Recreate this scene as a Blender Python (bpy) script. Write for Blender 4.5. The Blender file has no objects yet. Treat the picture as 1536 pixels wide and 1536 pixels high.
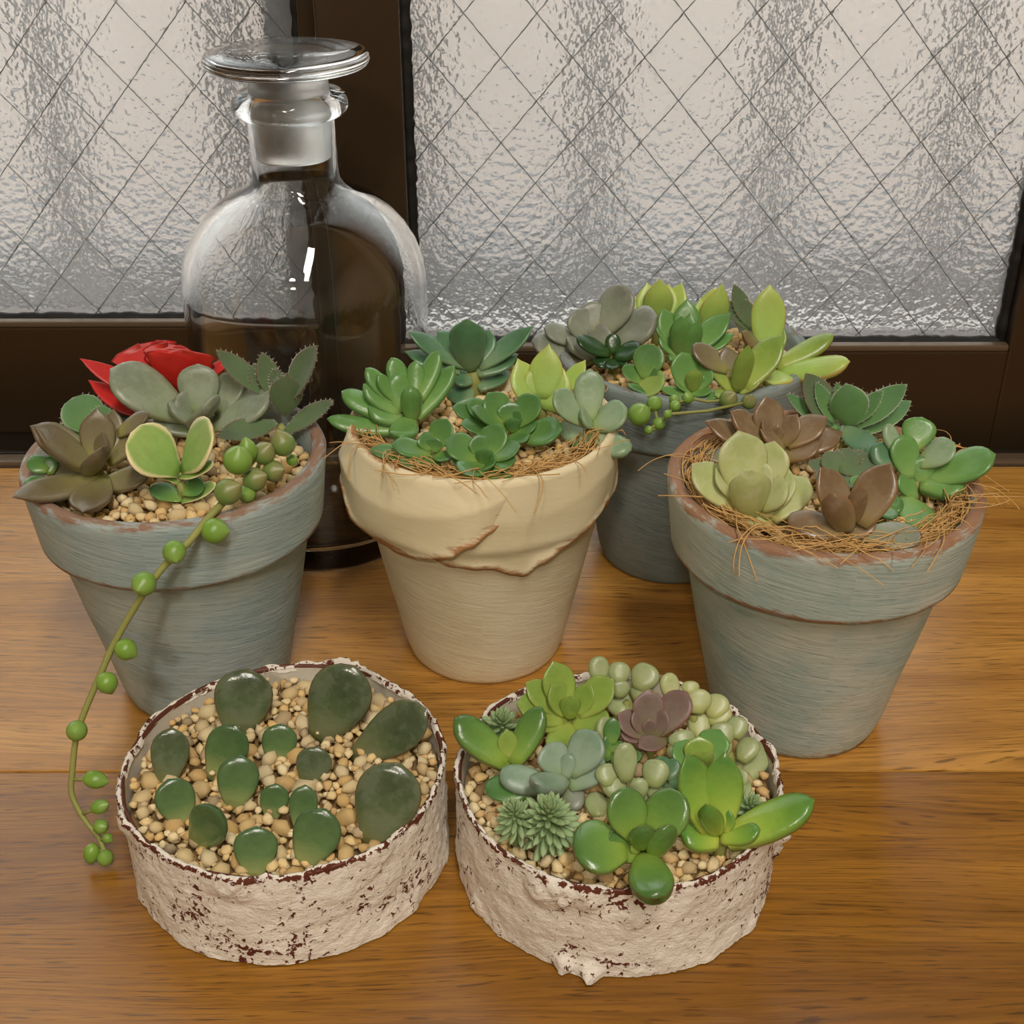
import bpy, bmesh, math, random
from mathutils import Vector, Matrix, noise
PI = math.pi
random.seed(7)
scene = bpy.context.scene
col = scene.collection

# ------------------------------------------------------------------ camera
FPX, PITCH, CAM_H = 1963.4, math.radians(30.394), 0.2666
cd = bpy.data.cameras.new('camera')
cd.sensor_fit = 'HORIZONTAL'; cd.sensor_width = 36.0
cd.lens = 36.0 * FPX / 1536.0
cd.clip_start = 0.01; cd.clip_end = 100
cam = bpy.data.objects.new('camera', cd); col.objects.link(cam)
cam.location = (0, 0, CAM_H)
cam.rotation_euler = (PI / 2 - PITCH, math.radians(0.08), 0)
scene.camera = cam

# ------------------------------------------------------------------ daylight, room lights, exposure
w = bpy.data.worlds.new('overcast_sky'); scene.world = w
w.use_nodes = True
bg = w.node_tree.nodes['Background']
bg.inputs[0].default_value = (.97, 0.985, 1.0, 1); bg.inputs[1].default_value = 4.3
scene.view_settings.view_transform = 'Standard'
scene.view_settings.look = 'None'
scene.view_settings.gamma = 1.0
scene.view_settings.use_curve_mapping = False
scene.view_settings.exposure = -0.10
scene.cycles.use_denoising = True
scene.cycles.max_bounces = 14
scene.cycles.transmission_bounces = 14
scene.cycles.transparent_max_bounces = 12
scene.cycles.sample_clamp_indirect = 40.0

LAMP_POS = (-0.16, -0.85, 0.95)
LAMP_W = 7.0
CEIL_W = 25.0

# ------------------------------------------------------------------ projection helpers (place things where they stand)
CP, SP = math.cos(PITCH), math.sin(PITCH)
RIGHT = Vector((1, 0, 0)); DOWN = Vector((0, -SP, -CP)); FWD = Vector((0, CP, -SP))
CAMP = Vector((0, 0, CAM_H))
def ray(x, y): return FWD + RIGHT * ((x - 768) / FPX) + DOWN * ((y - 768) / FPX)
def onz(x, y, z):
    d = ray(x, y); return CAMP + d * ((z - CAM_H) / d.z)
def ony(x, y, Y):
    d = ray(x, y); return CAMP + d * (Y / d.y)
def depth(p): return (p - CAMP).dot(FWD)

# ------------------------------------------------------------------ object helpers
def tag(o, label=None, cat=None, group=None, kind=None):
    if label: o['label'] = label
    if cat: o['category'] = cat
    if group: o['group'] = group
    if kind: o['kind'] = kind
    return o
def mesh_obj(name, verts, faces, mat, parent=None, uvs=None, smooth=True, attr=None, loc=None):
    me = bpy.data.meshes.new(name)
    me.from_pydata([tuple(v) for v in verts], [], faces)
    if uvs is not None:
        ul = me.uv_layers.new(name='UVMap')
        for li, l in enumerate(me.loops): ul.data[li].uv = uvs[l.vertex_index]
    if attr:
        for an, vals in attr.items():
            a = me.attributes.new(an, 'FLOAT', 'POINT')
            a.data.foreach_set('value', vals)
    if smooth: me.polygons.foreach_set('use_smooth', [True] * len(me.polygons))
    me.update()
    return link(name, me, mat, parent, loc)
def link(name, me, mat, parent=None, loc=None):
    if mat is not None and not me.materials: me.materials.append(mat)
    o = bpy.data.objects.new(name, me); col.objects.link(o)
    if parent is not None: o.parent = parent
    if loc is not None: o.location = loc
    return o
def empty(name, loc):
    o = bpy.data.objects.new(name, None); o.empty_display_size = 0.01
    col.objects.link(o); o.location = loc
    return o
def box_obj(name, x0, x1, y0, y1, z0, z1, mat, parent=None, bevel=0.0):
    bm = bmesh.new(); bmesh.ops.create_cube(bm, size=1)
    c = Vector(((x0 + x1) / 2, (y0 + y1) / 2, (z0 + z1) / 2))
    for v in bm.verts: v.co = Vector((v.co.x * (x1 - x0), v.co.y * (y1 - y0), v.co.z * (z1 - z0))) + c
    if bevel: bmesh.ops.bevel(bm, geom=bm.edges[:], offset=bevel, segments=2, affect='EDGES', profile=.6)
    me = bpy.data.meshes.new(name); bm.to_mesh(me); bm.free()
    o = link(name, me, mat, parent)
    if parent is not None: o.location = -parent.location
    return o
def tube(pts, rad, sides=8, cap=True):
    """verts, faces of a tube through pts; rad a number or list"""
    n = len(pts); V = []; F = []
    prev = None
    for i, p in enumerate(pts):
        p = Vector(p)
        t = (Vector(pts[min(i + 1, n - 1)]) - Vector(pts[max(i - 1, 0)])).normalized()
        if prev is None:
            a = Vector((0, 0, 1)) if abs(t.z) < .9 else Vector((1, 0, 0))
            u = t.cross(a).normalized()
        else:
            u = (prev - t * prev.dot(t)).normalized()
        prev = u; v = t.cross(u)
        r = rad[i] if isinstance(rad, (list, tuple)) else rad
        for k in range(sides):
            a = 2 * PI * k / sides
            V.append(p + (u * math.cos(a) + v * math.sin(a)) * r)
    for i in range(n - 1):
        for k in range(sides):
            k2 = (k + 1) % sides
            F.append((i * sides + k, i * sides + k2, (i + 1) * sides + k2, (i + 1) * sides + k))
    if cap:
        F.append(tuple(range(sides))[::-1]); F.append(tuple(range((n - 1) * sides, n * sides)))
    return V, F
def lathe(profile, n=96, disp=None):
    """profile list of (r, z); returns verts, faces, uvs (u metres around, v metres along)"""
    V = []; F = []; U = []
    s = 0; m = len(profile); S = [0]
    for i in range(1, m):
        s += math.hypot(profile[i][0] - profile[i - 1][0], profile[i][1] - profile[i - 1][1]); S.append(s)
    for k in range(n + 1):
        a = 2 * PI * k / n
        for i, (r, z) in enumerate(profile):
            rr = r + (disp(a % (2 * PI), z, i) if disp else 0)
            V.append((rr * math.sin(a), -rr * math.cos(a), z)); U.append((a * 0.04, S[i]))
    for k in range(n):
        for i in range(m - 1):
            a, b = k * m + i, (k + 1) * m + i
            F.append((a, b, b + 1, a + 1))
    return V, F, U

# ------------------------------------------------------------------ material helpers
class NT:
    def __init__(s, name):
        s.m = bpy.data.materials.new(name); s.m.use_nodes = True
        s.t = s.m.node_tree; s.p = s.t.nodes['Principled BSDF']; s.out = s.t.nodes['Material Output']
    def n(s, kind, **kw):
        nd = s.t.nodes.new(kind)
        for k, v in kw.items():
            if k.startswith('i_'):
                key = k[2:]
                nd.inputs[int(key) if key.isdigit() else key.replace('_', ' ')].default_value = v
            else: setattr(nd, k, v)
        return nd
    def l(s, a, b): s.t.links.new(a, b)
    def set(s, **kw):
        for k, v in kw.items(): s.p.inputs[k.replace('_', ' ')].default_value = v
    def noise(s, vec, scale, detail=3, rough=.55, dist=0.0):
        nd = s.n('ShaderNodeTexNoise'); nd.inputs['Scale'].default_value = scale
        nd.inputs['Detail'].default_value = detail; nd.inputs['Roughness'].default_value = rough
        nd.inputs['Distortion'].default_value = dist
        if vec is not None: s.l(vec, nd.inputs['Vector'])
        return nd.outputs['Fac']
    def mapping(s, vec, scale, rot=(0, 0, 0), loc=(0, 0, 0)):
        nd = s.n('ShaderNodeMapping'); nd.inputs['Scale'].default_value = scale
        nd.inputs['Rotation'].default_value = rot; nd.inputs['Location'].default_value = loc
        s.l(vec, nd.inputs['Vector']); return nd.outputs[0]
    def ramp(s, fac, stops):
        nd = s.n('ShaderNodeValToRGB'); e = nd.color_ramp.elements
        while len(e) < len(stops): e.new(.5)
        for el, (p, c) in zip(e, stops):
            el.position = p; el.color = (c, c, c, 1) if isinstance(c, (int, float)) else (*c, 1)
        s.l(fac, nd.inputs[0]); return nd.outputs[0]
    def mix(s, fac, a, b, mode='MIX'):
        nd = s.n('ShaderNodeMix', data_type='RGBA', blend_type=mode)
        for sock, v in ((0, fac), (6, a), (7, b)):
            if isinstance(v, (int, float)): nd.inputs[sock].default_value = v
            elif isinstance(v, tuple): nd.inputs[sock].default_value = (*v, 1)
            else: s.l(v, nd.inputs[sock])
        return nd.outputs[2]
    def math(s, op, a, b=0.0, clamp=False):
        nd = s.n('ShaderNodeMath', operation=op); nd.use_clamp = clamp
        for i, v in enumerate((a, b)):
            if isinstance(v, (int, float)): nd.inputs[i].default_value = v
            else: s.l(v, nd.inputs[i])
        return nd.outputs[0]
    def bump(s, h, strength=.3, dist=.001, normal=None):
        nd = s.n('ShaderNodeBump'); nd.inputs['Strength'].default_value = strength
        nd.inputs['Distance'].default_value = dist; s.l(h, nd.inputs['Height'])
        if normal is not None: s.l(normal, nd.inputs['Normal'])
        return nd.outputs[0]
    def color(s, c):
        if isinstance(c, tuple): s.p.inputs['Base Color'].default_value = (*c, 1)
        else: s.l(c, s.p.inputs['Base Color'])
    def obj(s): return s.n('ShaderNodeTexCoord').outputs['Object']
    def uv(s): return s.n('ShaderNodeTexCoord').outputs['UV']

def srgb(r, g, b):
    f = lambda c: (c / 255 / 12.92) if c / 255 <= .04045 else ((c / 255 + .055) / 1.055) ** 2.4
    return (f(r), f(g), f(b))

def plain(name, c, rough=.5, metal=0.0, spec=.5, nscale=0, namt=.15, bump=0):
    m = NT(name); m.set(Roughness=rough, Metallic=metal); m.p.inputs['Specular IOR Level'].default_value = spec
    if nscale:
        f = m.noise(m.obj(), nscale, 4)
        m.color(m.mix(f, tuple(x * (1 - namt) for x in c), tuple(min(1, x * (1 + namt)) for x in c)))
        if bump: m.l(m.bump(f, bump, .001), m.p.inputs['Normal'])
    else: m.color(c)
    return m.m

# ---- wood
def wood(name, light, dark, off):
    m = NT(name); o = m.obj()
    warp = m.noise(m.mapping(o, (2.2, 16, 16), loc=(off, off, 0)), 1.0, 2)
    v2 = m.n('ShaderNodeVectorMath', operation='MULTIPLY_ADD')
    m.l(warp, v2.inputs[0]); v2.inputs[1].default_value = (0, .05, 0); m.l(o, v2.inputs[2])
    p = v2.outputs[0]
    broad = m.noise(m.mapping(p, (3, 60, 60), loc=(off, 0, 0)), 1.0, 4, .6)
    fine = m.noise(m.mapping(p, (26, 900, 900), loc=(0, off, 0)), 1.0, 3, .6)
    pores = m.noise(m.mapping(p, (75, 1500, 800), loc=(off * 2, 0, 0)), 1.0, 2, .5)
    c = m.mix(m.ramp(broad, [(.3, 0.0), (.7, 1.0)]), dark, light)
    c = m.mix(m.math('MULTIPLY', m.ramp(fine, [(.38, 1.0), (.58, 0.0)]), .5), c, tuple(x * .55 for x in dark))
    c = m.mix(m.math('MULTIPLY', m.ramp(pores, [(.33, 1.0), (.41, 0.0)]), .75), c, tuple(x * .3 for x in dark))
    m.color(c)
    m.l(m.math('ADD', m.math('MULTIPLY', fine, .18), .22), m.p.inputs['Roughness'])
    m.l(m.bump(m.math('ADD', fine, pores), .22, .0006), m.p.inputs['Normal'])
    m.set(Specular_IOR_Level=.5)
    return m.m
M_WOOD_F = wood('oiled_oak_dark', srgb(176, 122, 40), srgb(126, 80, 18), 3.1)
M_WOOD_B = wood('oiled_oak_light', srgb(204, 150, 72), srgb(162, 110, 44), 9.7)

# ---- window
M_FRAME = plain('bronze_aluminium', srgb(62, 46, 28), .42, .35, .5, 30, .12)
M_LIP = plain('bronze_lip', srgb(104, 88, 70), .4, .3)
M_GASKET = plain('black_gasket', (.006, .005, .004), .7, nscale=200, namt=.5, bump=.4)
M_TRACK = plain('dark_track', srgb(40, 32, 24), .45, .3)
M_WIRE = plain('steel_wire', srgb(140, 146, 142), .4, .5)
def pebble_glass():
    m = NT('wired_pebbled_glass'); o = m.obj()
    m.t.nodes.remove(m.p)
    g = m.n('ShaderNodeBsdfRefraction'); g.inputs['IOR'].default_value = 1.5; g.inputs['Roughness'].default_value = .20
    g.inputs['Color'].default_value = (.93, .95, .94, 1)
    gl = m.n('ShaderNodeBsdfGlossy'); gl.inputs['Roughness'].default_value = .12
    tr = m.n('ShaderNodeBsdfTranslucent'); tr.inputs['Color'].default_value = (.86, .86, .85, 1)
    warp = m.noise(o, 150, 2)
    f1 = m.noise(o, 460, 1, .4, .0)
    f2 = m.n('ShaderNodeTexVoronoi'); f2.feature = 'SMOOTH_F1'; f2.inputs['Scale'].default_value = 300; f2.inputs['Smoothness'].default_value = 1.0
    m.l(o, f2.inputs['Vector'])
    h = m.math('ADD', f1, m.math('MULTIPLY', f2.outputs['Distance'], .7))
    b = m.bump(h, .33, .0022)
    for nd in (g, gl, tr): m.l(b, nd.inputs['Normal'])
    fr = m.n('ShaderNodeFresnel'); fr.inputs['IOR'].default_value = 1.5
    mx0 = m.n('ShaderNodeMixShader'); mx0.inputs[0].default_value = .18
    m.l(g.outputs[0], mx0.inputs[1]); m.l(tr.outputs[0], mx0.inputs[2])
    mx = m.n('ShaderNodeMixShader'); m.l(fr.outputs[0], mx.inputs[0]); m.l(mx0.outputs[0], mx.inputs[1]); m.l(gl.outputs[0], mx.inputs[2])
    m.l(mx.outputs[0], m.out.inputs['Surface'])
    return m.m
M_PANE = pebble_glass()

# ---- clear glass
def glass(name, rough=0.0, colr=(1, 1, 1)):
    m = NT(name); m.color(colr); m.set(Roughness=rough, IOR=1.48)
    m.p.inputs['Transmission Weight'].default_value = 1.0
    return m.m
M_GLASS = glass('clear_glass', 0.0, (.97, .985, .985))
M_FROST = glass('ground_glass', .42, (.95, .96, .96))

# ---- painted pots
def paint(name, c1, c2, c3, wear_c, wear_bias=0.0, stroke=.4, fleck=.45):
    m = NT(name); u = m.uv(); o = m.obj()
    sk = m.n('ShaderNodeVectorRotate'); sk.rotation_type = 'Z_AXIS'; sk.inputs['Angle'].default_value = .14
    m.l(u, sk.inputs['Vector']); u2 = sk.outputs[0]
    st = m.noise(m.mapping(u2, (42, 400, 1)), 1, 5, .65, .8)
    st2 = m.noise(m.mapping(u2, (150, 1300, 1)), 1, 3, .65, .6)
    pt = m.noise(o, 38, 3, .6)
    c = m.mix(m.ramp(st, [(.35, 0.0), (.65, 1.0)]), c1, c2)
    c = m.mix(m.math('MULTIPLY', m.ramp(pt, [(.42, 0.0), (.68, 1.0)]), .75), c, c3)
    c = m.mix(m.math('MULTIPLY', m.ramp(st2, [(.30, 1.0), (.42, 0.0)]), fleck), c, tuple(x * .45 for x in c1))
    a = m.n('ShaderNodeAttribute'); a.attribute_name = 'wear'
    n1 = m.noise(m.mapping(u2, (130, 420, 1)), 1, 5, .7, .3)
    n2 = m.noise(o, 60, 3, .6)
    wv = m.math('ADD', m.math('MULTIPLY', a.outputs['Fac'], .42), m.math('ADD', m.math('MULTIPLY', n1, .72), m.math('MULTIPLY', n2, .35)))
    wf = m.ramp(wv, [(.76 - wear_bias, 0.0), (.90 - wear_bias, 1.0)])
    c = m.mix(m.math('MULTIPLY', wf, .85), c, wear_c)
    m.color(c); m.set(Roughness=.72, Specular_IOR_Level=.25)
    m.l(m.bump(m.math('ADD', st, m.math('MULTIPLY', st2, .4)), stroke, .0009), m.p.inputs['Normal'])
    return m.m
M_BLUE = paint('blue_grey_chalk_paint', srgb(150, 170, 172), srgb(170, 186, 186), srgb(186, 194, 188), srgb(142, 98, 66), .035)
M_BLUE2 = paint('blue_grey_chalk_paint_worn', srgb(158, 178, 174), srgb(178, 192, 186), srgb(204, 204, 190), srgb(150, 96, 56), .075)
M_BLUE3 = paint('blue_grey_paint_plain', srgb(124, 138, 138), srgb(140, 152, 150), srgb(146, 154, 150), srgb(120, 92, 70), -.12)
M_CREAM = paint('cream_chalk_paint', srgb(226, 212, 176), srgb(234, 222, 190), srgb(238, 228, 200), srgb(168, 118, 66), -.08, .3, .10)
M_DRAPE = paint('cream_plaster_drape', srgb(228, 214, 176), srgb(234, 220, 184), srgb(230, 218, 184), srgb(168, 104, 48), .02, .10, .06)
M_TERRA = plain('bare_terracotta', srgb(138, 100, 74), .8, 0, .2, 120, .3)

# ---- crusty tin plaster
def plaster():
    m = NT('crusty_white_plaster'); o = m.obj()
    n1 = m.noise(o, 520, 4, .65, .5)
    n2 = m.noise(o, 75, 3, .6)
    n3 = m.noise(m.mapping(o, (1, 1, 2.2)), 620, 3, .6)
    c = m.mix(n2, srgb(224, 214, 200), srgb(242, 236, 226))
    a = m.n('ShaderNodeAttribute'); a.attribute_name = 'wear'
    wv = m.math('ADD', m.math('ADD', m.math('MULTIPLY', n1, .95), m.math('MULTIPLY', n2, .2)), m.math('MULTIPLY', a.outputs['Fac'], .5))
    wf = m.ramp(wv, [(.718, 0.0), (.755, 1.0)])
    c = m.mix(wf, c, srgb(98, 50, 36))
    m.color(c); m.set(Roughness=.85, Specular_IOR_Level=.2)
    m.l(m.bump(m.math('ADD', n1, m.math('MULTIPLY', n3, .6)), .45, .0012), m.p.inputs['Normal'])
    return m.m
M_PLASTER = plaster()
M_TININ = plain('tin_inside_white', srgb(206, 200, 186), .5, 0, .4, 160, .18, .3)
M_RUST = plain('rusty_rim', srgb(96, 52, 38), .5, .2, .4, 300, .4)

# ---- gravel, soil, coir
def gravel():
    m = NT('tan_pumice'); o = m.obj()
    g = m.n('ShaderNodeNewGeometry'); oi = m.n('ShaderNodeObjectInfo')
    r = m.math('FRACT', m.math('ADD', m.math('MULTIPLY', g.outputs['Random Per Island'], 3.7), m.math('MULTIPLY', oi.outputs['Random'], 5.3)))
    c = m.ramp(r, [(0, srgb(218, 184, 132)), (.2, srgb(236, 198, 132)), (.45, srgb(244, 220, 168)), (.75, srgb(250, 232, 188)), (.9, srgb(226, 198, 150)), (1, srgb(180, 162, 134))])
    f = m.noise(o, 900, 4, .65)
    c = m.mix(m.ramp(f, [(.3, 0.0), (.7, 1.0)]), m.mix(.22, c, srgb(150, 114, 70)), c)
    m.color(c); m.set(Roughness=.9, Specular_IOR_Level=.15)
    m.l(m.bump(f, .5, .0008), m.p.inputs['Normal'])
    return m.m
M_GRAVEL = gravel()
M_SOIL = plain('sandy_soil', srgb(150, 122, 84), .95, 0, .1, 500, .4, .6)
M_COIR = plain('coconut_fibre', srgb(206, 164, 104), .7, 0, .3, 220, .35)

# ---- leaves
def leafmat(name, base, mid, tip, edge=None, ea=.0, rough=.38, sss=.18, mott=.12, sheen=0, e0=.55, bloom=None, sat=.94):
    m = NT(name); uv = m.uv(); o = m.obj()
    sep = m.n('ShaderNodeSeparateXYZ'); m.l(uv, sep.inputs[0])
    nz = m.noise(o, 260, 3, .6)
    v = m.math('ADD', sep.outputs[1], m.math('MULTIPLY', m.math('SUBTRACT', nz, .5), .22))
    c = m.ramp(v, [(.05, base), (.48, mid), (.92, tip)])
    if mott:
        n2 = m.noise(o, 120, 4, .65)
        c = m.mix(m.ramp(n2, [(.35, 0.0), (.65, 1.0)]), m.mix(mott * 1.6, c, tuple(x * .35 for x in mid)), m.mix(mott, c, tuple(min(1, x * 1.5 + .06) for x in mid)))
    if bloom:
        n3 = m.noise(o, 170, 3, .6)
        c = m.mix(m.math('MULTIPLY', m.ramp(n3, [(.46, 0.0), (.6, 1.0)]), bloom[1]), c, bloom[0])
    if edge:
        e = m.math('ABSOLUTE', m.math('MULTIPLY_ADD', sep.outputs[0], 2.0))
        e = m.math('ABSOLUTE', m.math('SUBTRACT', m.math('MULTIPLY', sep.outputs[0], 2.0), 1.0))
        e = m.math('MAXIMUM', m.math('POWER', e, 3.0), m.math('MULTIPLY', m.math('POWER', sep.outputs[1], 8.0), .9))
        ef = m.math('MULTIPLY', m.ramp(m.math('ADD', e, m.math('MULTIPLY', m.math('SUBTRACT', nz, .5), .3)), [(e0, 0.0), (min(1, e0 + .35), 1.0)]), ea)
        c = m.mix(ef, c, edge)
    hs = m.n('ShaderNodeHueSaturation'); hs.inputs['Saturation'].default_value = sat; m.l(c, hs.inputs['Color']); c = hs.outputs[0]
    m.color(c); m.set(Roughness=rough, Specular_IOR_Level=.5)
    m.p.inputs['Subsurface Weight'].default_value = sss
    m.p.inputs['Subsurface Radius'].default_value = (.6, 1.0, .3)
    m.p.inputs['Subsurface Scale'].default_value = .003
    if sheen:
        m.p.inputs['Sheen Weight'].default_value = sheen; m.p.inputs['Sheen Roughness'].default_value = .4
    m.l(m.bump(m.noise(o, 700, 3, .6), .10, .0006), m.p.inputs['Normal'])
    return m.m
S = srgb
L_RED = leafmat('red_leaf', S(120, 30, 22), S(196, 34, 26), S(206, 40, 34), S(150, 26, 30), .5, .42, .1, sat=1.0)
L_GREY = leafmat('grey_green_leaf', S(150, 168, 110), S(134, 148, 116), S(128, 138, 116), S(150, 150, 126), .4, .34, bloom=(S(160, 168, 150), .5))
L_FUZZ = leafmat('fuzzy_leaf', S(92, 124, 74), S(86, 116, 74), S(84, 104, 72), S(120, 86, 66), .75, .7, .1, .1, .35)
L_FUZZG = leafmat('fuzzy_green_leaf', S(96, 150, 80), S(86, 142, 74), S(76, 128, 76), S(196, 206, 180), .8, .6, .1, .1, .3, e0=.68)
L_BROWN = leafmat('olive_brown_leaf', S(164, 160, 80), S(128, 118, 74), S(108, 94, 70), S(98, 76, 62), .5, .32, bloom=(S(130, 122, 104), .4))
L_BROWN2 = leafmat('copper_brown_leaf', S(156, 136, 78), S(130, 106, 70), S(116, 90, 62), S(148, 104, 62), .55, .27, bloom=(S(152, 132, 108), .4))
L_VARI = leafmat('variegated_leaf', S(120, 170, 70), S(132, 176, 84), S(150, 186, 96), S(236, 226, 166), .95, .3, .2, .16, e0=.42)
L_PEARL = leafmat('pearl_leaf', S(120, 170, 52), S(104, 158, 46), S(124, 170, 74), None, 0, .28, .25, .06)
L_PEARLD = leafmat('dusky_pearl_leaf', S(120, 152, 70), S(104, 140, 64), S(140, 140, 84), None, 0, .3, .2, .1)
L_STEM = plain('green_stem', S(148, 150, 84), .5, 0, .3, 200, .2)
L_STEMB = plain('brown_stem', S(134, 110, 84), .6, 0, .3, 200, .2)
L_FING = leafmat('fresh_green_leaf', S(138, 184, 96), S(96, 156, 74), S(82, 142, 66), S(72, 124, 64), .5, .28, .22, .12)
L_BLUEG = leafmat('sea_green_leaf', S(134, 168, 120), S(88, 132, 98), S(68, 114, 80), S(104, 140, 104), .4, .3, .15, .14)
L_YELLOW = leafmat('yellow_green_leaf', S(158, 192, 84), S(164, 196, 84), S(176, 194, 88), S(214, 166, 92), .75, .32, .25, .08, e0=.72)
L_MID = leafmat('mid_green_leaf', S(126, 172, 74), S(78, 136, 60), S(60, 116, 54), S(92, 146, 82), .4, .28, .18, .14)
L_GGREEN = leafmat('soft_green_plump_leaf', S(160, 190, 120), S(132, 166, 124), S(118, 150, 114), S(150, 170, 134), .4, .34, bloom=(S(166, 182, 156), .35))
L_GREYP = leafmat('grey_mauve_plump_leaf', S(158, 166, 120), S(136, 146, 122), S(124, 128, 114), S(140, 134, 124), .5, .36, bloom=(S(160, 162, 150), .45))
L_DARK = leafmat('dark_glossy_leaf', S(48, 96, 38), S(34, 78, 34), S(28, 68, 30), None, 0, .2, .1, .1)
L_LIME = leafmat('lime_leaf', S(190, 206, 74), S(136, 174, 50), S(78, 134, 48), S(110, 124, 46), .55, .22, .3, .1)
L_LIME2 = leafmat('bright_lime_leaf', S(170, 194, 84), S(136, 172, 66), S(118, 158, 60), S(140, 134, 66), .45, .26, .26, .14)
L_JADE = leafmat('jade_leaf', S(142, 180, 60), S(92, 144, 52), S(66, 116, 52), S(98, 84, 54), .65, .22, .2, .14, e0=.70)
L_PALE = leafmat('pale_sage_leaf', S(190, 200, 118), S(176, 190, 118), S(160, 176, 112), S(176, 170, 120), .5, .38, .22, .1, bloom=(S(196, 202, 160), .45))
L_BEAN = leafmat('pale_bean_leaf', S(160, 176, 108), S(150, 170, 112), S(140, 158, 106), None, 0, .34, .2, .1, bloom=(S(178, 188, 146), .4))
L_BLUEP = leafmat('blue_sage_plump_leaf', S(150, 180, 130), S(132, 162, 134), S(120, 146, 126), S(140, 136, 130), .4, .36, bloom=(S(160, 176, 160), .4))
L_PURP = leafmat('dusky_purple_leaf', S(130, 130, 84), S(124, 104, 88), S(116, 88, 82), S(156, 96, 92), .7, .42, bloom=(S(140, 124, 116), .35))
L_SEDUM = leafmat('sage_sedum_leaf', S(120, 158, 100), S(138, 172, 118), S(152, 184, 130), None, 0, .6, .15, .06)
L_CUT = leafmat('dark_olive_cutting', S(130, 136, 76), S(76, 96, 60), S(66, 84, 56), S(110, 108, 74), .6, .2, .12, .2, bloom=(S(112, 124, 100), .45))
L_CUTG = leafmat('green_cutting', S(172, 182, 112), S(82, 120, 64), S(62, 98, 56), S(70, 100, 66), .5, .22, .15, .18)
for lm in bpy.data.materials:
    hs = lm.node_tree.nodes.get('Hue/Saturation/Value') if lm.use_nodes else None
    if hs and lm not in (L_RED, L_BROWN, L_BROWN2, L_PURP, L_YELLOW, L_GREYP, L_GREY, L_LIME): hs.inputs['Hue'].default_value = .482
M_HAIR = plain('leaf_hair', S(206, 200, 186), .8, 0, .1)

# ------------------------------------------------------------------ leaf geometry
SH = {  # m: position of the widest point, q/r tip form, b base width, th thickness/width, cup, curl
 'spat':  dict(m=.64, q=2.2, r=.5, b=.34, th=.46, cup=.06, curl=.10, mu=.03),
 'oval':  dict(m=.52, q=2.0, r=.5, b=.45, th=.45, cup=.03, curl=.06, mu=0),
 'bean':  dict(m=.55, q=2.2, r=.5, b=.45, th=.78, cup=.0, curl=.06, mu=.0),
 'lance': dict(m=.46, q=1.7, r=.85, b=.55, th=.36, cup=.08, curl=.12, mu=.03),
 'acute': dict(m=.55, q=2.2, r=.80, b=.60, th=.46, cup=.06, curl=.12, mu=.04),
 'finger':dict(m=.55, q=2.6, r=.60, b=.60, th=.72, cup=.0, curl=.10, mu=.02),
 'round': dict(m=.58, q=2.0, r=.5, b=.18, th=.20, cup=.05, curl=.06, mu=0),
 'paddle':dict(m=.86, q=3.0, r=.6, b=.16, th=.06, cup=.05, curl=.05, mu=0, jag=.07),
 'point': dict(m=.48, q=1.9, r=.92, b=.62, th=.42, cup=.06, curl=.12, mu=.04),
 'thin':  dict(m=.52, q=1.8, r=.75, b=.25, th=.14, cup=.12, curl=.15, mu=.02),
 'wide':  dict(m=.60, q=2.3, r=.62, b=.50, th=.38, cup=.10, curl=.14, mu=.05),
}
def leaf_geo(L, W, sh, nv=11, nu=14, rnd=None):
    s = SH[sh]; V = []; F = []; U = []
    rr = rnd or random
    bend = s['curl'] * (0.7 + .6 * rr.random()); tw = (rr.random() - .5) * .16
    for i in range(nv):
        t = i / (nv - 1)
        v = 1 - (1 - t) ** 1.35
        if i == nv - 1: v = 1.0
        if v < s['m']: wd = s['b'] + (1 - s['b']) * math.sin(PI / 2 * v / s['m']) ** 1.15
        else: wd = max(0.0, 1 - ((v - s['m']) / (1 - s['m'])) ** s['q']) ** s['r']
        tt = max(.0, min(1, 1.18 * wd ** .75)) * (1 - .35 * v)
        if v < .1: tt *= .9
        y = v * L * (1 + (s['mu'] if i == nv - 1 else 0))
        zb = bend * L * v * v
        for k in range(nu):
            a = 2 * PI * k / nu
            ca, sa = math.cos(a), math.sin(a)
            x = W / 2 * wd * (abs(ca) ** .9) * (1 if ca >= 0 else -1)
            th = s['th'] * W * tt * .5
            z = th * sa * (.62 if sa > 0 else 1.25)
            z += s['cup'] * W * (2 * x / W) ** 2 * 1.0 + zb
            jx = 1 + (s.get('jag', 0) * math.sin(k * 5.1 + i * 2.7) if s.get('jag') else 0)
            yy = y * (1 + (s.get('jag', 0) * .8 * math.sin(ca * 11) if v > .6 else 0))
            V.append(Vector((x * jx * math.cos(tw * v) - z * math.sin(tw * v) * .3, yy, z))); U.append((.5 + .5 * ca * 1.0, v))
    for i in range(nv - 1):
        for k in range(nu):
            k2 = (k + 1) % nu
            F.append((i * nu + k, i * nu + k2, (i + 1) * nu + k2, (i + 1) * nu + k))
    F.append(tuple(range(nu))[::-1])
    F.append(tuple(range((nv - 1) * nu, nv * nu)))
    return V, F, U
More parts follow.
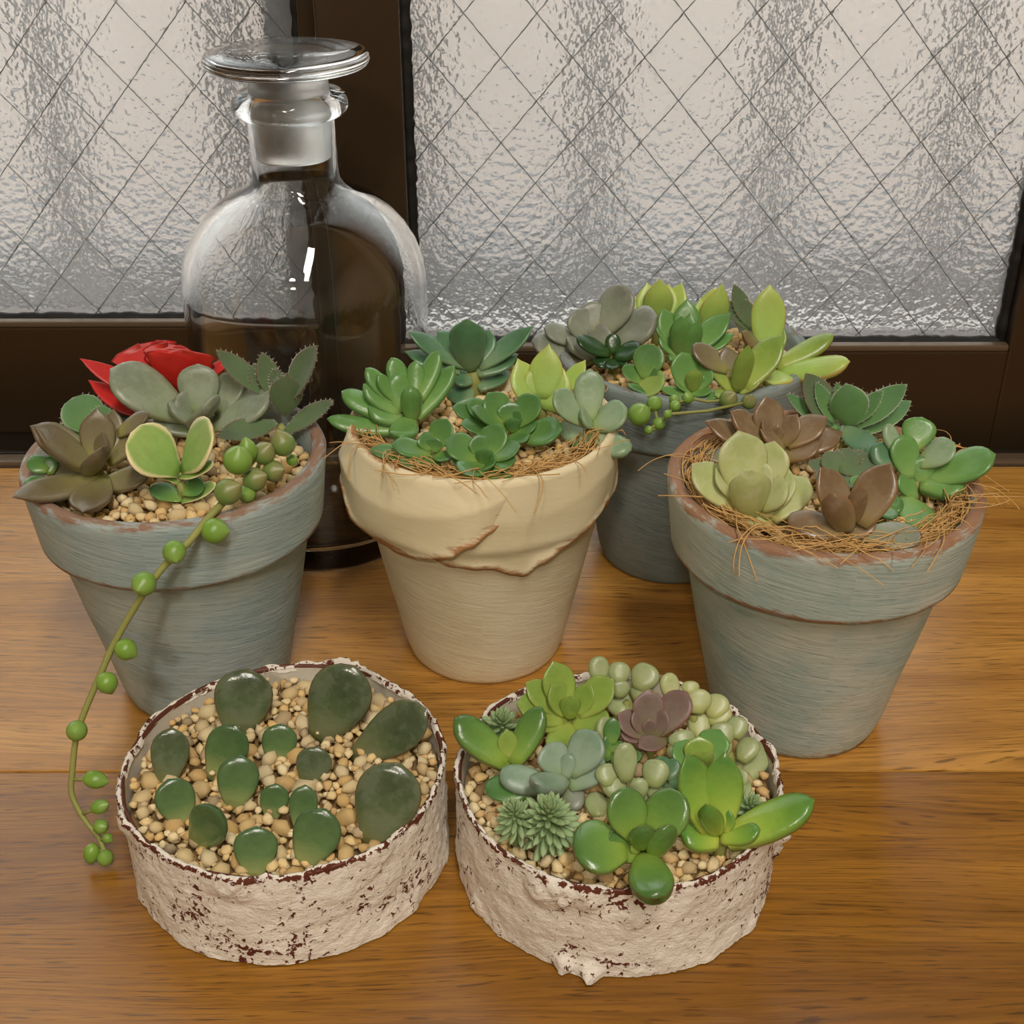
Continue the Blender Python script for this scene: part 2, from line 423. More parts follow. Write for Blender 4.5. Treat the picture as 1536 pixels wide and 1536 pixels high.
def leaf_dir(dx, dy, elev, near=False):
    """world direction of elevation elev whose image direction is (dx, dy); returns dir, projected length"""
    want = math.atan2(dy, dx)
    for e in [elev] + [x for x in (elev - 10, elev - 20, elev - 30, elev - 45, elev - 60, elev - 80) if x > -60]:
        er = math.radians(e); best = None
        for k in range(240):
            th = 2 * PI * k / 240
            d = Vector((math.cos(th) * math.cos(er), math.sin(th) * math.cos(er), math.sin(er)))
            px, py = d.dot(RIGHT), d.dot(DOWN)
            pl = math.hypot(px, py)
            if pl < .22: continue
            da = abs((math.atan2(py, px) - want + PI) % (2 * PI) - PI)
            sc = da - (.0005 * d.y if not near else -.0005 * d.y) * 1.0
            if da < .035: sc = -1 + (d.y if near else -d.y)
            if best is None or sc < best[0]: best = (sc, da, d, pl)
        if best and best[1] < .09: return best[2], best[3]
    return best[2], best[3]
def place_leaf(parent, name, B, d, L, W, sh, mat, ref, hairs=0, seed=0, back=False):
    rnd = random.Random(seed)
    mid = B + d * (L * .5)
    n = (ref - mid).normalized()
    tc = (CAMP - mid).normalized()
    if n.dot(tc) > -.25: n = n + tc * .55           # succulents lean into the room light
    if back: n = Vector((0, 1, .25)) * 1.0 + n * .25
    n = n - d * n.dot(d)
    if n.length < 1e-6: n = Vector((0, 0, 1)) - d * d.z
    n.normalize(); X = d.cross(n).normalized()
    ex, ey = d.dot(RIGHT), d.dot(DOWN); el = max(1e-6, math.hypot(ex, ey)); ex, ey = -ey / el, ex / el
    fac = math.hypot(X.dot(RIGHT) * ex + X.dot(DOWN) * ey, SH[sh]['th'] * .9 * (n.dot(RIGHT) * ex + n.dot(DOWN) * ey))
    W = W / min(1.0, max(.60, fac)) * 1.04
    V, F, U = leaf_geo(L, W, sh, rnd=rnd)
    o = mesh_obj(name, V, F, mat, parent, U)
    R = Matrix((X, d, n)).transposed().to_4x4()
    o.matrix_local = Matrix.Translation(B - (parent.location if parent else Vector())) @ R
    if hairs:
        me = o.data; HV = []; HF = []
        polys = [p for p in me.polygons if len(p.vertices) == 4]
        for _ in range(hairs):
            p = rnd.choice(polys)
            c = sum((V[i] for i in p.vertices), Vector()) / 4
            c = c.lerp(V[p.vertices[rnd.randrange(4)]], rnd.random() * .8)
            if rnd.random() < .45:
                q = rnd.randrange(1, 10); k = rnd.choice((0, 7)); c = V[q * 14 + k].copy(); nn = Vector((1 if k == 0 else -1, .3, .2))
            else: nn = p.normal
            h = (nn + Vector((rnd.uniform(-.4, .4), rnd.uniform(-.1, .7), rnd.uniform(-.4, .4)))).normalized() * rnd.uniform(.0005, .0011)
            sdv = h.cross(Vector((rnd.random(), rnd.random(), rnd.random()))).normalized() * .00005
            i0 = len(HV); HV += [c - sdv, c + sdv, c + h]; HF.append((i0, i0 + 1, i0 + 2))
        tag(mesh_obj('leaf_hair', HV, HF, M_HAIR, o), kind='stuff')
    return o
PLANT_LOG = []
class Frame:  # a crop of the photograph: (x0, y0, scale) so that coordinates can be given in the crop
    def __init__(s, x0, y0, sc, key=''): s.x0, s.y0, s.sc, s.key = x0, y0, sc, key
    def __call__(s, x, y): return s.x0 + x / s.sc, s.y0 + y / s.sc
def plant(fr, name, label, cat, group, cx, cy, zc, soil, sh, mat, leaves, lean=(0, 0), stem_r=.0016, hairs=0, seed=1, stem_mat=None, ref_h=.03, zmin=.007):
    """leaves: (tipx, tipy, basex, basey, width, elev[, {'sh','mat','near'}])"""
    pc, pr = POT_OF[fr.key]
    cand = []                                          # sit as low as the pot allows
    z = soil + zmin
    while z <= max(zc, soil + zmin) + .004:
        q = onz(*fr(cx, cy), z); dd = math.hypot(q.x - pc.x, q.y - pc.y)
        cand.append((0 if dd < pr else dd, z)); z += .0004
    zc = min(cand)[1]; C = onz(*fr(cx, cy), zc)
    sc = depth(C) / FPX / fr.sc
    base = Vector((C.x, C.y, soil))
    off = Vector((C.x - pc.x, C.y - pc.y, 0))
    if off.length > pr: off = off * (pr / off.length); base = Vector((pc.x + off.x, pc.y + off.y, soil))
    root = empty(name, base); tag(root, label, cat, group)
    axis = Vector((lean[0], lean[1], 1)).normalized()
    sv, sf = tube([base - Vector((0, 0, .004)) - base, (base.lerp(C, .5) + Vector((.0006, 0, 0))) - base, C - axis * .001 - base], [stem_r * 1.15, stem_r, stem_r * .7], 8)
    mesh_obj('stem', sv, sf, stem_mat or L_STEM, root)
    for i, lf in enumerate(leaves):
        tx, ty, bx, by, wd = lf[:5]
        el = lf[5] if len(lf) > 5 else 35
        op = lf[6] if len(lf) > 6 else {}
        dx, dy = tx - bx, ty - by
        if op.get('near'): el = max(el, 70)
        d, pl = leaf_dir(dx, dy, el, op.get('near', False))
        ln = math.hypot(dx, dy) * sc / pl
        ln = min(ln, max(wd * sc * 3.6, .004))
        B = C + RIGHT * ((bx - cx) * sc) + DOWN * ((by - cy) * sc) + FWD * (op.get('dz', 0) * sc)
        place_leaf(root, 'leaf', B, d, ln, wd * sc, op.get('sh', sh), op.get('mat', mat), C + axis * (ln * .5 + ref_h), hairs, seed * 100 + i, op.get('near', False))
    PLANT_LOG.append((name, label, C, base))
    return root

# ------------------------------------------------------------------ the room
M_WALL = plain('warm_plaster_wall', S(206, 194, 172), .9, 0, .2, 12, .05)
M_CEIL = plain('ceiling_paint', S(226, 220, 206), .9, 0, .2, 12, .04)
M_FLOOR = plain('floor_boards', S(120, 88, 56), .6, 0, .3, 8, .15)
RX0, RX1, RY0, RY1, RZ0, RZ1 = -1.7, 1.5, -2.3, .505, -.74, 1.66
WX0, WX1, WZ0, WZ1 = -.62, .262, -.035, 1.02        # window opening
def struct(o): o['kind'] = 'structure'; return o
struct(box_obj('floor', RX0 - .1, RX1 + .1, RY0 - .1, .66, RZ0 - .05, RZ0, M_FLOOR))
struct(box_obj('ceiling', RX0 - .1, RX1 + .1, RY0 - .1, .66, RZ1, RZ1 + .05, M_CEIL))
struct(box_obj('wall_left', RX0 - .1, RX0, RY0 - .1, .66, RZ0, RZ1, M_WALL))
struct(box_obj('wall_right', RX1, RX1 + .1, RY0 - .1, .66, RZ0, RZ1, M_WALL))
struct(box_obj('wall_rear', RX0, RX1, RY0 - .1, RY0, RZ0, RZ1, M_WALL))
def wall_window():
    root = empty('wall_window', (0, RY1, 0)); struct(root)
    for nm, a in (('wall_panel', (RX0, WX0, RZ0, RZ1)), ('wall_panel', (WX1, RX1, RZ0, RZ1)), ('wall_panel', (WX0, WX1, RZ0, WZ0)), ('wall_panel', (WX0, WX1, WZ1, RZ1))):
        box_obj(nm, a[0], a[1], RY1, RY1 + .11, a[2], a[3], M_WALL, root)
wall_window()

# sill track between the worktop and the sashes
trk = empty('trim_1', (0, .5, WZ0)); struct(trk)
box_obj('track_bed', WX0, WX1, .492, .60, WZ0, -.012, M_TRACK, trk)
box_obj('track_lip', WX0, WX1, .494, .502, -.014, .002, M_LIP, trk, .0015)
box_obj('track_rail', WX0, WX1, .508, .5115, -.014, -.001, M_TRACK, trk, .0008)
jm = empty('trim_2', (WX1, .5, WZ0)); struct(jm)
box_obj('jamb', WX1 - .016, WX1, .5, .60, WZ0, WZ1, M_FRAME, jm, .001)

def sash(nm, x0, x1, yf, stl, stm_r, zb, zt):
    """one sliding sash: frame front at yf, glass bed inside"""
    th = .026
    root = empty(nm, ((x0 + x1) / 2, yf, zb)); struct(root)
    rz = .0415
    box_obj('bottom_rail', x0, x1, yf, yf + th, zb, rz, M_FRAME, root, .0012)
    box_obj('rail_lip', x0 + stl, x1 - stm_r, yf - .0006, yf + .004, rz, rz + .0028, M_LIP, root, .0008)
    box_obj('top_rail', x0, x1, yf, yf + th, zt - .05, zt, M_FRAME, root, .0012)
    box_obj('stile', x0, x0 + stl, yf - .0008, yf + th, zb + .0, zt, M_FRAME, root, .0012)
    box_obj('stile', x1 - stm_r, x1, yf - .0008, yf + th, zb + .0, zt, M_FRAME, root, .0012)
    gx0, gx1 = x0 + stl, x1 - stm_r; gy = yf + .009
    # ragged black gasket along the glass edge
    for (ax, az, bx, bz) in ((gx0, rz + .001, gx1, rz + .001), (gx0 + .0012, rz, gx0 + .0012, zt - .05), (gx1 - .0012, rz, gx1 - .0012, zt - .05)):
        n = int(max(abs(bx - ax), abs(bz - az)) / .0022); pts = []; rad = []
        for i in range(n + 1):
            t = i / n; pts.append((ax + (bx - ax) * t - root.location.x, gy - .001 - root.location.y, az + (bz - az) * t - root.location.z)); rad.append(.0022 + .0011 * random.random())
        V, F = tube(pts, rad, 6); mesh_obj('gasket', V, F, M_GASKET, root)
    pane = box_obj('glass_pane', gx0 - .003, gx1 + .003, gy, gy + .0045, rz - .004, zt - .046, M_PANE, root)
    sp = .0282; ang = math.radians(51)
    for sgn in (1, -1):
        dx = (zt - rz) / math.tan(ang) * sgn
        k0 = int((gx0 - .45 * 2 - .8) / sp) - 2
        for k in range(k0, int((gx1 + 1.6) / sp)):
            xa = k * sp + (.006 if sgn > 0 else .013); xb = xa + dx
            za, zb2 = rz, zt - .05
            # clip to the pane
            t0, t1 = 0.0, 1.0
            if abs(dx) > 1e-6:
                ta, tb = (gx0 - xa) / dx, (gx1 - xa) / dx
                if ta > tb: ta, tb = tb, ta
                t0, t1 = max(t0, ta), min(t1, tb)
            if t1 - t0 < .02: continue
            if min(t0, t1) > .45: continue          # wires wholly above the view
            npt = max(3, int((t1 - t0) * 60)); pts = []
            for i in range(npt):
                t = t0 + (t1 - t0) * i / (npt - 1)
                pts.append((xa + dx * t - root.location.x + random.uniform(-1, 1) * .00012, gy + .0022 - root.location.y + (.0004 if sgn > 0 else -.0004), za + (zb2 - za) * t - root.location.z))
            V, F = tube(pts, .00024, 5); wo = mesh_obj('wire', V, F, M_WIRE, root)
    return root
sash('window_1', -.62, -.052, .548, .035, .0335, -.012, .98)
sash('window_2', -.0748, .2462, .520, .0322, .0335, -.012, .98)

# outside: a neighbour's pale wall, dark base, grey posts and a concrete ledge
M_EXT = plain('pale_render_wall', S(234, 220, 214), .9, 0, .1, 6, .05)
M_EXTD = plain('dark_ground', S(104, 105, 108), .9, 0, .1, 10, .15)
M_POST = plain('grey_post', S(120, 117, 114), .7, 0, .2)
M_POSTD = plain('dark_post', S(52, 50, 44), .7, 0, .2)
M_LEDGE = plain('concrete_ledge', S(226, 222, 216), .9, 0, .1, 60, .1)
ow = box_obj('neighbour_wall', -2.4, 2.4, 1.5, 1.56, -1.2, .5, M_EXT); tag(ow, 'pale rendered wall outside the frosted window', 'wall', kind='structure')
og = box_obj('outside_ledge_dark', -2.4, 2.4, 1.08, 1.5, -.6, -.235, M_EXTD); tag(og, 'dark grey low ledge along the pale wall outside', 'ledge', kind='structure')
ol = box_obj('outside_sill', WX0, WX1, .60, .62, -.05, .012, M_LEDGE); tag(ol, 'pale concrete sill outside the window', 'sill', kind='structure')
gr = empty('trim_3', (0, .665, .0)); struct(gr)
for px_ in (-190, 80, 352, 622, 892, 1165, 1438, 1710):
    q = ony(px_, 150, .665)
    box_obj('grille_bar', q.x - .008, q.x + .008, .66, .668, -.03, 1.05, M_POST, gr, .001)
box_obj('grille_rail', WX0 - .1, WX1 + .1, .668, .676, -.03, -.005, M_POST, gr)
ob = box_obj('outside_low_wall', -2.4, 2.4, .70, .76, -.5, .016, M_EXTD); tag(ob, 'dark grey low wall just outside the window', 'wall', kind='structure')
p = ony(446, 30, .60)
po = box_obj('outside_mullion', p.x - .0125, p.x + .02, .585, .60, .03, .98, M_POSTD)
tag(po, 'dark upright bar behind the left glass', 'post', kind='structure')

# ------------------------------------------------------------------ worktop
tb = empty('wooden_worktop', (-.1, .3, RZ0))
tag(tb, 'oiled oak worktop with horizontal grain in front of the window', 'table')
box_obj('plank', -1.25, 1.1, .02, .3001, -.028, 0, M_WOOD_F, tb, .0006)
box_obj('plank', -1.25, 1.1, .3006, .4925, -.028, 0, M_WOOD_B, tb, .0006)
for sx in (-1.2, 1.0):
    for sy in (.05, .43): box_obj('leg', sx, sx + .05, sy, sy + .05, RZ0, -.028, M_WOOD_F, tb, .002)

# lamps of the room
def lamp(name, loc, size, watts, colr, label):
    root = empty(name, (loc[0], loc[1], RZ1)); tag(root, label, 'lamp')
    V, F = tube([(0, 0, 0), (0, 0, loc[2] + .05 - RZ1)], .004, 6); mesh_obj('cord', V, F, M_TRACK, root)
    pr = [(.012, .07), (.03, .068), (size * .8, .035), (size * 1.1, .0), (size * 1.08, .0), (size * .78, .033), (.012, .064)]
    V, F, U = lathe(pr, 32); o = mesh_obj('lamp_shade', V, F, M_TRACK, root); o.location = (0, 0, loc[2] - RZ1)
    ld = bpy.data.lights.new(name + '_light', 'AREA'); ld.shape = 'DISK'; ld.size = size * 1.5; ld.energy = watts; ld.color = colr
    lo = bpy.data.objects.new(name + '_light', ld); col.objects.link(lo); lo.parent = root
    lo.location = (0, 0, loc[2] - RZ1 + .012)
lamp('pendant_lamp', LAMP_POS, .09, LAMP_W, (1, .90, .75), 'small dark pendant lamp hanging behind the viewer')
def ceiling_lamp():
    root = empty('ceiling_lamp', (.25, -.75, RZ1)); tag(root, 'long narrow ceiling lamp over the room', 'lamp')
    box_obj('lamp_frame', .15, .35, -1.32, -.18, RZ1 - .03, RZ1, M_CEIL, root, .003)
    ld = bpy.data.lights.new('ceiling_light', 'AREA'); ld.shape = 'RECTANGLE'; ld.size = .16; ld.size_y = 1.1; ld.energy = CEIL_W; ld.color = (1, .94, .85)
    lo = bpy.data.objects.new('ceiling_light', ld); col.objects.link(lo); lo.parent = root; lo.location = (0, 0, -.034)
ceiling_lamp()

# ------------------------------------------------------------------ pots
POT_H, POT_HC, POT_RT, POT_RC, POT_RB = .0842, .0612, .0450, .0428, .0262
A_P, B_P, C_P, D_P = Vector((-.1012, .3476, 0)), Vector((.0600, .4270, 0)), Vector((-.0095, .3681, 0)), Vector((.0898, .3311, 0))
E_P, F_P = Vector((-.0618, .2709, 0)), Vector((.0280, .2669, 0)); TIN_R, TIN_H = .0438, .0301
POT_OF = dict(A=(A_P, .0335), B=(B_P, .0375), C=(C_P, .0325), D=(D_P, .0350), E=(E_P, .040), F=(F_P, .0370))
def body_r(z, rt=.0388): return POT_RB + (rt - POT_RB) * z / POT_HC
def pot(name, P, mat, label, group=None, seed=0.0, drape=False, scale=1.0):
    root = empty(name, P); tag(root, label, 'flower pot', group)
    prof = [(0, .0), (POT_RB - .002, .0), (POT_RB - .0004, .0006), (POT_RB, .002)]
    n = 22
    for i in range(1, n + 1): z = .002 + (POT_HC - .002) * i / n; prof.append((body_r(z), z))
    wear_idx = {}
    rt, rc = (POT_RT, POT_RC) if not drape else (.0418, .0400)
    wi = .0026 if drape else .0042
    coll0 = len(prof)
    prof += [(rc - .0012, POT_HC + .0002), (rc - .0002, POT_HC + .0010), (rc, POT_HC + .0024)]
    for i in range(1, 9): t = i / 8; z = POT_HC + .0024 + (POT_H - .0016 - POT_HC - .0024) * t; prof.append((rc + (rt - rc) * t, z))
    prof += [(rt - .0004, POT_H - .0006), (rt - .0014, POT_H), (rt - wi + .001, POT_H), (rt - wi, POT_H - .0008), (rt - wi - .0006, POT_H - .003)]
    prof += [(rt - wi - .0018, POT_H - .014), (rt - wi - .0036, POT_H - .024)]
    sd = Vector((seed, seed * 2, 0))
    def disp(a, z, i):
        p = Vector((math.sin(a) * 3, math.cos(a) * 3, z * 90)) + sd
        return .00022 * noise.noise(p) + .00035 * noise.noise(Vector((math.sin(a), math.cos(a), z * 12)) + sd)
    V, F, U = lathe(prof, 120, disp)
    m = len(prof); W = []
    for k in range(121):
        for i, (r, z) in enumerate(prof):
            wv = 0.0
            if i >= coll0: wv = max(wv, 1 - abs(z - POT_HC) / .0035)
            if i >= coll0 + 3: wv = max(wv, .80 - max(0, POT_H - z) / .006)
            if i > coll0 + 14: wv = max(wv, .45)
            if i < 4: wv = .5
            wv = max(wv, (.45 - (z) / .01) if z < .01 else 0)
            W.append(max(0.0, min(1.0, wv)))
    o = mesh_obj('pot_body', V, F, mat, root, U, attr={'wear': W})
    # earth inside
    SV, SF, SU = lathe([(0, POT_H - .0095), (.02, POT_H - .0095), (rt - .0051, POT_H - .0105)], 48, lambda a, z, i: 0)
    mesh_obj('potting_soil', SV, SF, M_SOIL, root, SU)
    return root
potA = pot('clay_pot', A_P, M_BLUE, 'blue-grey painted clay pot with a red-leaved plant and trailing pearls', seed=1.3)
potB = pot('clay_pot', B_P, M_BLUE3, 'dull grey-blue clay pot at the back between cream pot and worn pot', seed=4.1)
potC = pot('clay_pot', C_P, M_CREAM, 'cream clay pot with draped plaster collar and brown stained edges', seed=2.2, drape=True)
potD = pot('clay_pot', D_P, M_BLUE2, 'worn pale blue clay pot with rusty brown patches and coconut fibre', seed=7.7)

# plaster drape on the cream pot
def drape_sheet(name, edge, off, a0, a1, n=150, m=22):
    """edge: list of (angle deg, z) of the lower hem; angle 0 faces the camera, + to the right"""
    def ez(a):
        for (p, q) in zip(edge, edge[1:]):
            if p[0] <= a <= q[0]:
                t = (a - p[0]) / (q[0] - p[0]); t = t * t * (3 - 2 * t); return p[1] + (q[1] - p[1]) * t
        return edge[-1][1]
    V = []; F = []; U = []; W = []
    full = abs(a1 - a0) >= 359
    for k in range(n + 1):
        ad = a0 + (a1 - a0) * k / n; a = math.radians(ad)
        z1 = ez(ad) + .0006 * noise.noise(Vector((ad * .2, off * 900, 3)))
        tz = POT_H + .0010
        e = min(1, (ad - a0) / 14.0, (a1 - ad) / 34.0) if not full else 1
        e = max(0.0, e); e = e * e * (3 - 2 * e)
        rows = []
        lw = .35 if -95 < ad < -35 else 0.0
        rows.append((.0418 - .0030, tz - .006, .3 + lw)); rows.append((.0418 - .0024, tz - .001, .45 + lw)); rows.append((.0418 - .0012, tz, .45 + lw))
        for i in range(m + 1):
            t = i / m; z = tz - .001 + (z1 - tz + .001) * t
            pr = (.0400 + (.0418 - .0400) * min(1, max(0, (z - POT_HC) / (POT_H - POT_HC)))) if z > POT_HC else max(body_r(z), .0400 - (POT_HC - z) * .55)
            fold = .0007 * math.sin(ad * .12 + t * 3) * t + .0009 * noise.noise(Vector((math.sin(a) * 2.2, math.cos(a) * 2.2, z * 70 + off * 500)))
            r = pr + off * e * min(1, .12 + t * 2.2) + fold * (.3 + .7 * t) + .0007 * math.exp(-((1 - t) / .06) ** 2)
            hem = math.exp(-abs(z - z1) / .0034)
            st = max(0, noise.noise(Vector((ad * .03, 5, off * 700)))) * .5
            rows.append((r, z, hem * (.75 + st) + (.35 * math.exp(-abs(z - tz) / .003) if noise.noise(Vector((ad * .05, 1, 1))) > .1 else 0)))
        rl = rows[-1][0]
        rows.append((rl - off * .45, z1 - .0009, 1.0)); rows.append((rl - off * 1.1 - .0012, z1 - .0002, 1.0)); rows.append((rl - off * 1.4 - .003, z1 + .003, .6))
        for j, (r, z, wv) in enumerate(rows):
            if not full and (k < 2 or k > n - 2): wv = wv * .5
            V.append((r * math.sin(a), -r * math.cos(a), z)); U.append((a * .04, z)); W.append(min(1, wv))
    q = len(V) // (n + 1)
    for k in range(n):
        for j in range(q - 1): F.append((k * q + j, (k + 1) * q + j, (k + 1) * q + j + 1, k * q + j + 1))
    return mesh_obj(name, V, F, M_DRAPE, potC, U, attr={'wear': W})
under = drape_sheet('plaster_collar', [(-180, .070), (-120, .0665), (-95, .066), (-70, .064), (-45, .0605), (-30, .0585), (-12, .0555), (4, .0545), (14, .0510), (20, .0500), (26, .0535), (40, .0575), (60, .0625), (70, .0640), (76, .0575), (82, .0560), (88, .0640), (100, .0690), (140, .066), (180, .070)], .0017, -180, 180, 240)
over = drape_sheet('plaster_fold', [(-88, .074), (-72, .0690), (-60, .0610), (-48, .0570), (-36, .0560), (-24, .0575), (-14, .0605), (-4, .0650), (4, .0690), (12, .0740), (22, .0790)], .0046, -88, 22, 110)

# ------------------------------------------------------------------ tins
def tin(P, label, seed, chips):
    root = empty('round_tin', P); tag(root, label, 'tin')
    n, m = 300, 40; V = []; F = []; U = []; W = []
    sd = Vector((seed, seed * .7, seed * 1.3))
    for k in range(n):
        a = 2 * PI * k / n
        for i in range(m + 1):
            t = i / m; z = .0004 + (TIN_H - .0004) * t
            p = Vector((math.sin(a) * TIN_R, -math.cos(a) * TIN_R, z))
            h = .0006 * noise.fractal(p * 110 + sd, 1.0, 2.0, 4) + .0004 * abs(noise.noise(p * 420 + sd)) + .00025 * noise.noise(p * 900 + sd)
            foot = .0012 * max(0, noise.noise(Vector((a * 5, seed, 0)))) * math.exp(-(z / .004) ** 2)
            top = .0016 * max(0, noise.noise(Vector((a * 3.1, seed + 4, 1))) - .05) * math.exp(-((TIN_H - z) / .006) ** 2)
            g = 0
            for (ca, cz, cr, ch) in chips:
                dd = math.hypot(((a - math.radians(ca) + PI) % (2 * PI) - PI) * TIN_R, z - cz) / cr
                if dd < 1.4: g = max(g, ch * max(0, 1 - dd * dd * .7) * (.7 + .6 * noise.noise(p * 700)))
            r = TIN_R - .0006 + h + foot * 1.6 + top + g
            zz = z + (.0009 * noise.noise(Vector((a * 12, seed, 9))) if i == m else 0) + (.0012 * max(0, noise.noise(Vector((a * 7, seed, 5)))) if i >= m - 1 else 0)
            if i >= m - 2: zz += g * .7
            V.append((r * math.sin(a), -r * math.cos(a), max(.0, zz))); U.append((a * .04, z))
            W.append(max(0, min(1, -h * 260 + (.30 if i >= m - 1 else 0) + .18 * noise.noise(Vector((a * 2, z * 60, seed))) + .12)))
        for (dr, dz, ww) in ((-.0007, .0004, .10), (-.0012, .0002, .26), (-.0017, -.0016, .10)):
            jj = noise.noise(Vector((a * 9, seed, dr * 900)))
            V.append(((r + dr) * math.sin(a), -(r + dr) * math.cos(a), zz + dz + .0003 * jj)); U.append((a * .04, TIN_H)); W.append(max(0, min(1, ww + .35 * jj)))
    m += 3
    q = m + 1
    for k in range(n):
        for i in range(m): F.append((k * q + i, ((k + 1) % n) * q + i, ((k + 1) % n) * q + i + 1, k * q + i + 1))
    mesh_obj('plaster_coat', V, F, M_PLASTER, root, U, attr={'wear': W})
    LV, LF, LU = lathe([(TIN_R - .0012, TIN_H - .0015), (TIN_R - .0008, TIN_H - .0002), (TIN_R - .0011, TIN_H + .0003), (TIN_R - .0016, TIN_H + .0002), (TIN_R - .0019, TIN_H - .001)], 120, lambda a, z, i: .0003 * noise.noise(Vector((a * 6, seed, z * 300))))
    mesh_obj('rim', LV, LF, M_RUST, root, LU)
    IV, IF, IU = lathe([(TIN_R - .0019, TIN_H - .0006), (TIN_R - .0022, .006), (0, .0055)], 96, lambda a, z, i: .00025 * noise.noise(Vector((a * 9, seed, z * 400))) if i < 2 else 0)
    mesh_obj('inner_wall', IV, IF, M_TININ, root, IU)
    SV, SF, SU = lathe([(0, TIN_H - .0068), (.02, TIN_H - .0068), (TIN_R - .0024, TIN_H - .0075)], 48)
    mesh_obj('potting_soil', SV, SF, M_SOIL, root, SU)
    return root
tin(E_P, 'round tin crusted in speckled white plaster holding single leaf cuttings', 3.3, [(-8, .0275, .005, .0022), (38, .028, .006, .0016), (165, .0295, .007, .003), (-60, .028, .004, .002)])
tin(F_P, 'round tin crusted in lumpy white plaster crowded with succulents', 8.1, [(-28, .0255, .005, .0028), (-22, .026, .004, .0026), (-14, .0265, .004, .002), (2, .022, .004, .0015), (72, .020, .0025, .0045), (76, .012, .002, .003), (-20, .002, .003, .003), (-12, .0015, .003, .003), (-60, .003, .003, .002)])

# ------------------------------------------------------------------ bottle
BO = Vector((-.0752, .4515, 0))
def bottle():
    root = empty('glass_bottle', BO); tag(root, 'clear glass apothecary bottle standing by the window', 'bottle')
    R = .0440
    out = [(0, .0), (R - .006, .0), (R - .002, .0008), (R - .0003, .003), (R, .007)]
    for i in range(1, 8): out.append((R, .007 + (.094 - .007) * i / 7))
    out += [(R * .995, .1000), (.0430, .1060), (.0408, .1125), (.0370, .1190), (.0320, .1248), (.0260, .1295), (.0200, .1325), (.0166, .1345), (.0152, .1370), (.0149, .1410), (.0149, .1570), (.0152, .1582)]
    for k in range(0, 9):
        a = -PI / 2 + PI * k / 8; out.append((.0162 + .0036 * math.cos(a), .1622 + .0040 * math.sin(a)))
    out += [(.0140, .1664), (.0128, .1662)]
    T = .0026
    inn = [(.0138, .1640), (.0135, .1500), (.0132, .1400), (.0134, .1365), (.0140, .1335), (.0185, .1300), (.0240, .1268), (.0296, .1222), (.0345, .1165), (.0383, .1105), (.0405, .1045), (R - T, .0970)]
    for i in range(1, 7): inn.append((R - T, .097 + (.014 - .097) * i / 6))
    inn += [(R - T - .001, .0095), (R - .008, .0075), (.02, .0065), (0, .0060)]
    V, F, U = lathe(out + inn, 96); 
    o = mesh_obj('bottle_body', V, F, M_GLASS, root, U)
    bm = bmesh.new(); bm.from_mesh(o.data); bmesh.ops.remove_doubles(bm, verts=bm.verts, dist=1e-6); bmesh.ops.recalc_face_normals(bm, faces=bm.faces); bm.to_mesh(o.data); bm.free()
    st = empty('bottle_stopper', BO + Vector((0, 0, .1440))); tag(st, 'flat disc glass stopper with ground neck set in the bottle', 'stopper')
    z0 = .1440
    pr = [(0, 0), (.0122, .0), (.0128, .0008), (.01335, .0190), (.0136, .0215), (.0136, .0235), (.0132, .0268), (.0150, .0284), (0, .0284)]
    V, F, U = lathe(pr, 64); o = mesh_obj('ground_plug', V, F, M_FROST, st, U)
    fix(o)
    pr = [(0, .0286), (.0150, .0286), (.0210, .0292), (.0262, .0302), (.0274, .0312), (.0278, .0326), (.0274, .0340), (.0264, .0349), (.0200, .0354), (.0100, .0357), (0, .0358)]
    V, F, U = lathe(pr, 96); o = mesh_obj('disc_top', V, F, M_GLASS, st, U); fix(o)
def fix(o):
    bm = bmesh.new(); bm.from_mesh(o.data); bmesh.ops.remove_doubles(bm, verts=bm.verts, dist=1e-6); bmesh.ops.recalc_face_normals(bm, faces=bm.faces); bm.to_mesh(o.data); bm.free()
bottle()

# ------------------------------------------------------------------ gravel
PEB = []
for s in range(10):
    bm = bmesh.new(); bmesh.ops.create_icosphere(bm, subdivisions=2 if s < 0 else 1, radius=1)
    rnd = random.Random(s * 13 + 5)
    ax = Vector((rnd.uniform(.85, 1.3), rnd.uniform(.65, 1.0), rnd.uniform(.55, .9)))
    for v in bm.verts:
        n3 = noise.noise(v.co * 1.5 + Vector((s * 3.1, 0, 0))) * .62
        v.co = Vector((v.co.x * ax.x, v.co.y * ax.y, v.co.z * ax.z)) * (1 + n3)
    for _ in range(7):                                  # knock flats on it like broken pumice
        pn = Vector((rnd.gauss(0, 1), rnd.gauss(0, 1), rnd.gauss(0, .8))).normalized(); pd = rnd.uniform(.58, .78)
        for v in bm.verts:
            k = v.co.dot(pn)
            if k > pd: v.co -= pn * (k - pd)
    me = bpy.data.meshes.new('pebble'); bm.to_mesh(me); bm.free()
    me.polygons.foreach_set('use_smooth', [True] * len(me.polygons)); me.materials.append(M_GRAVEL); PEB.append(me)
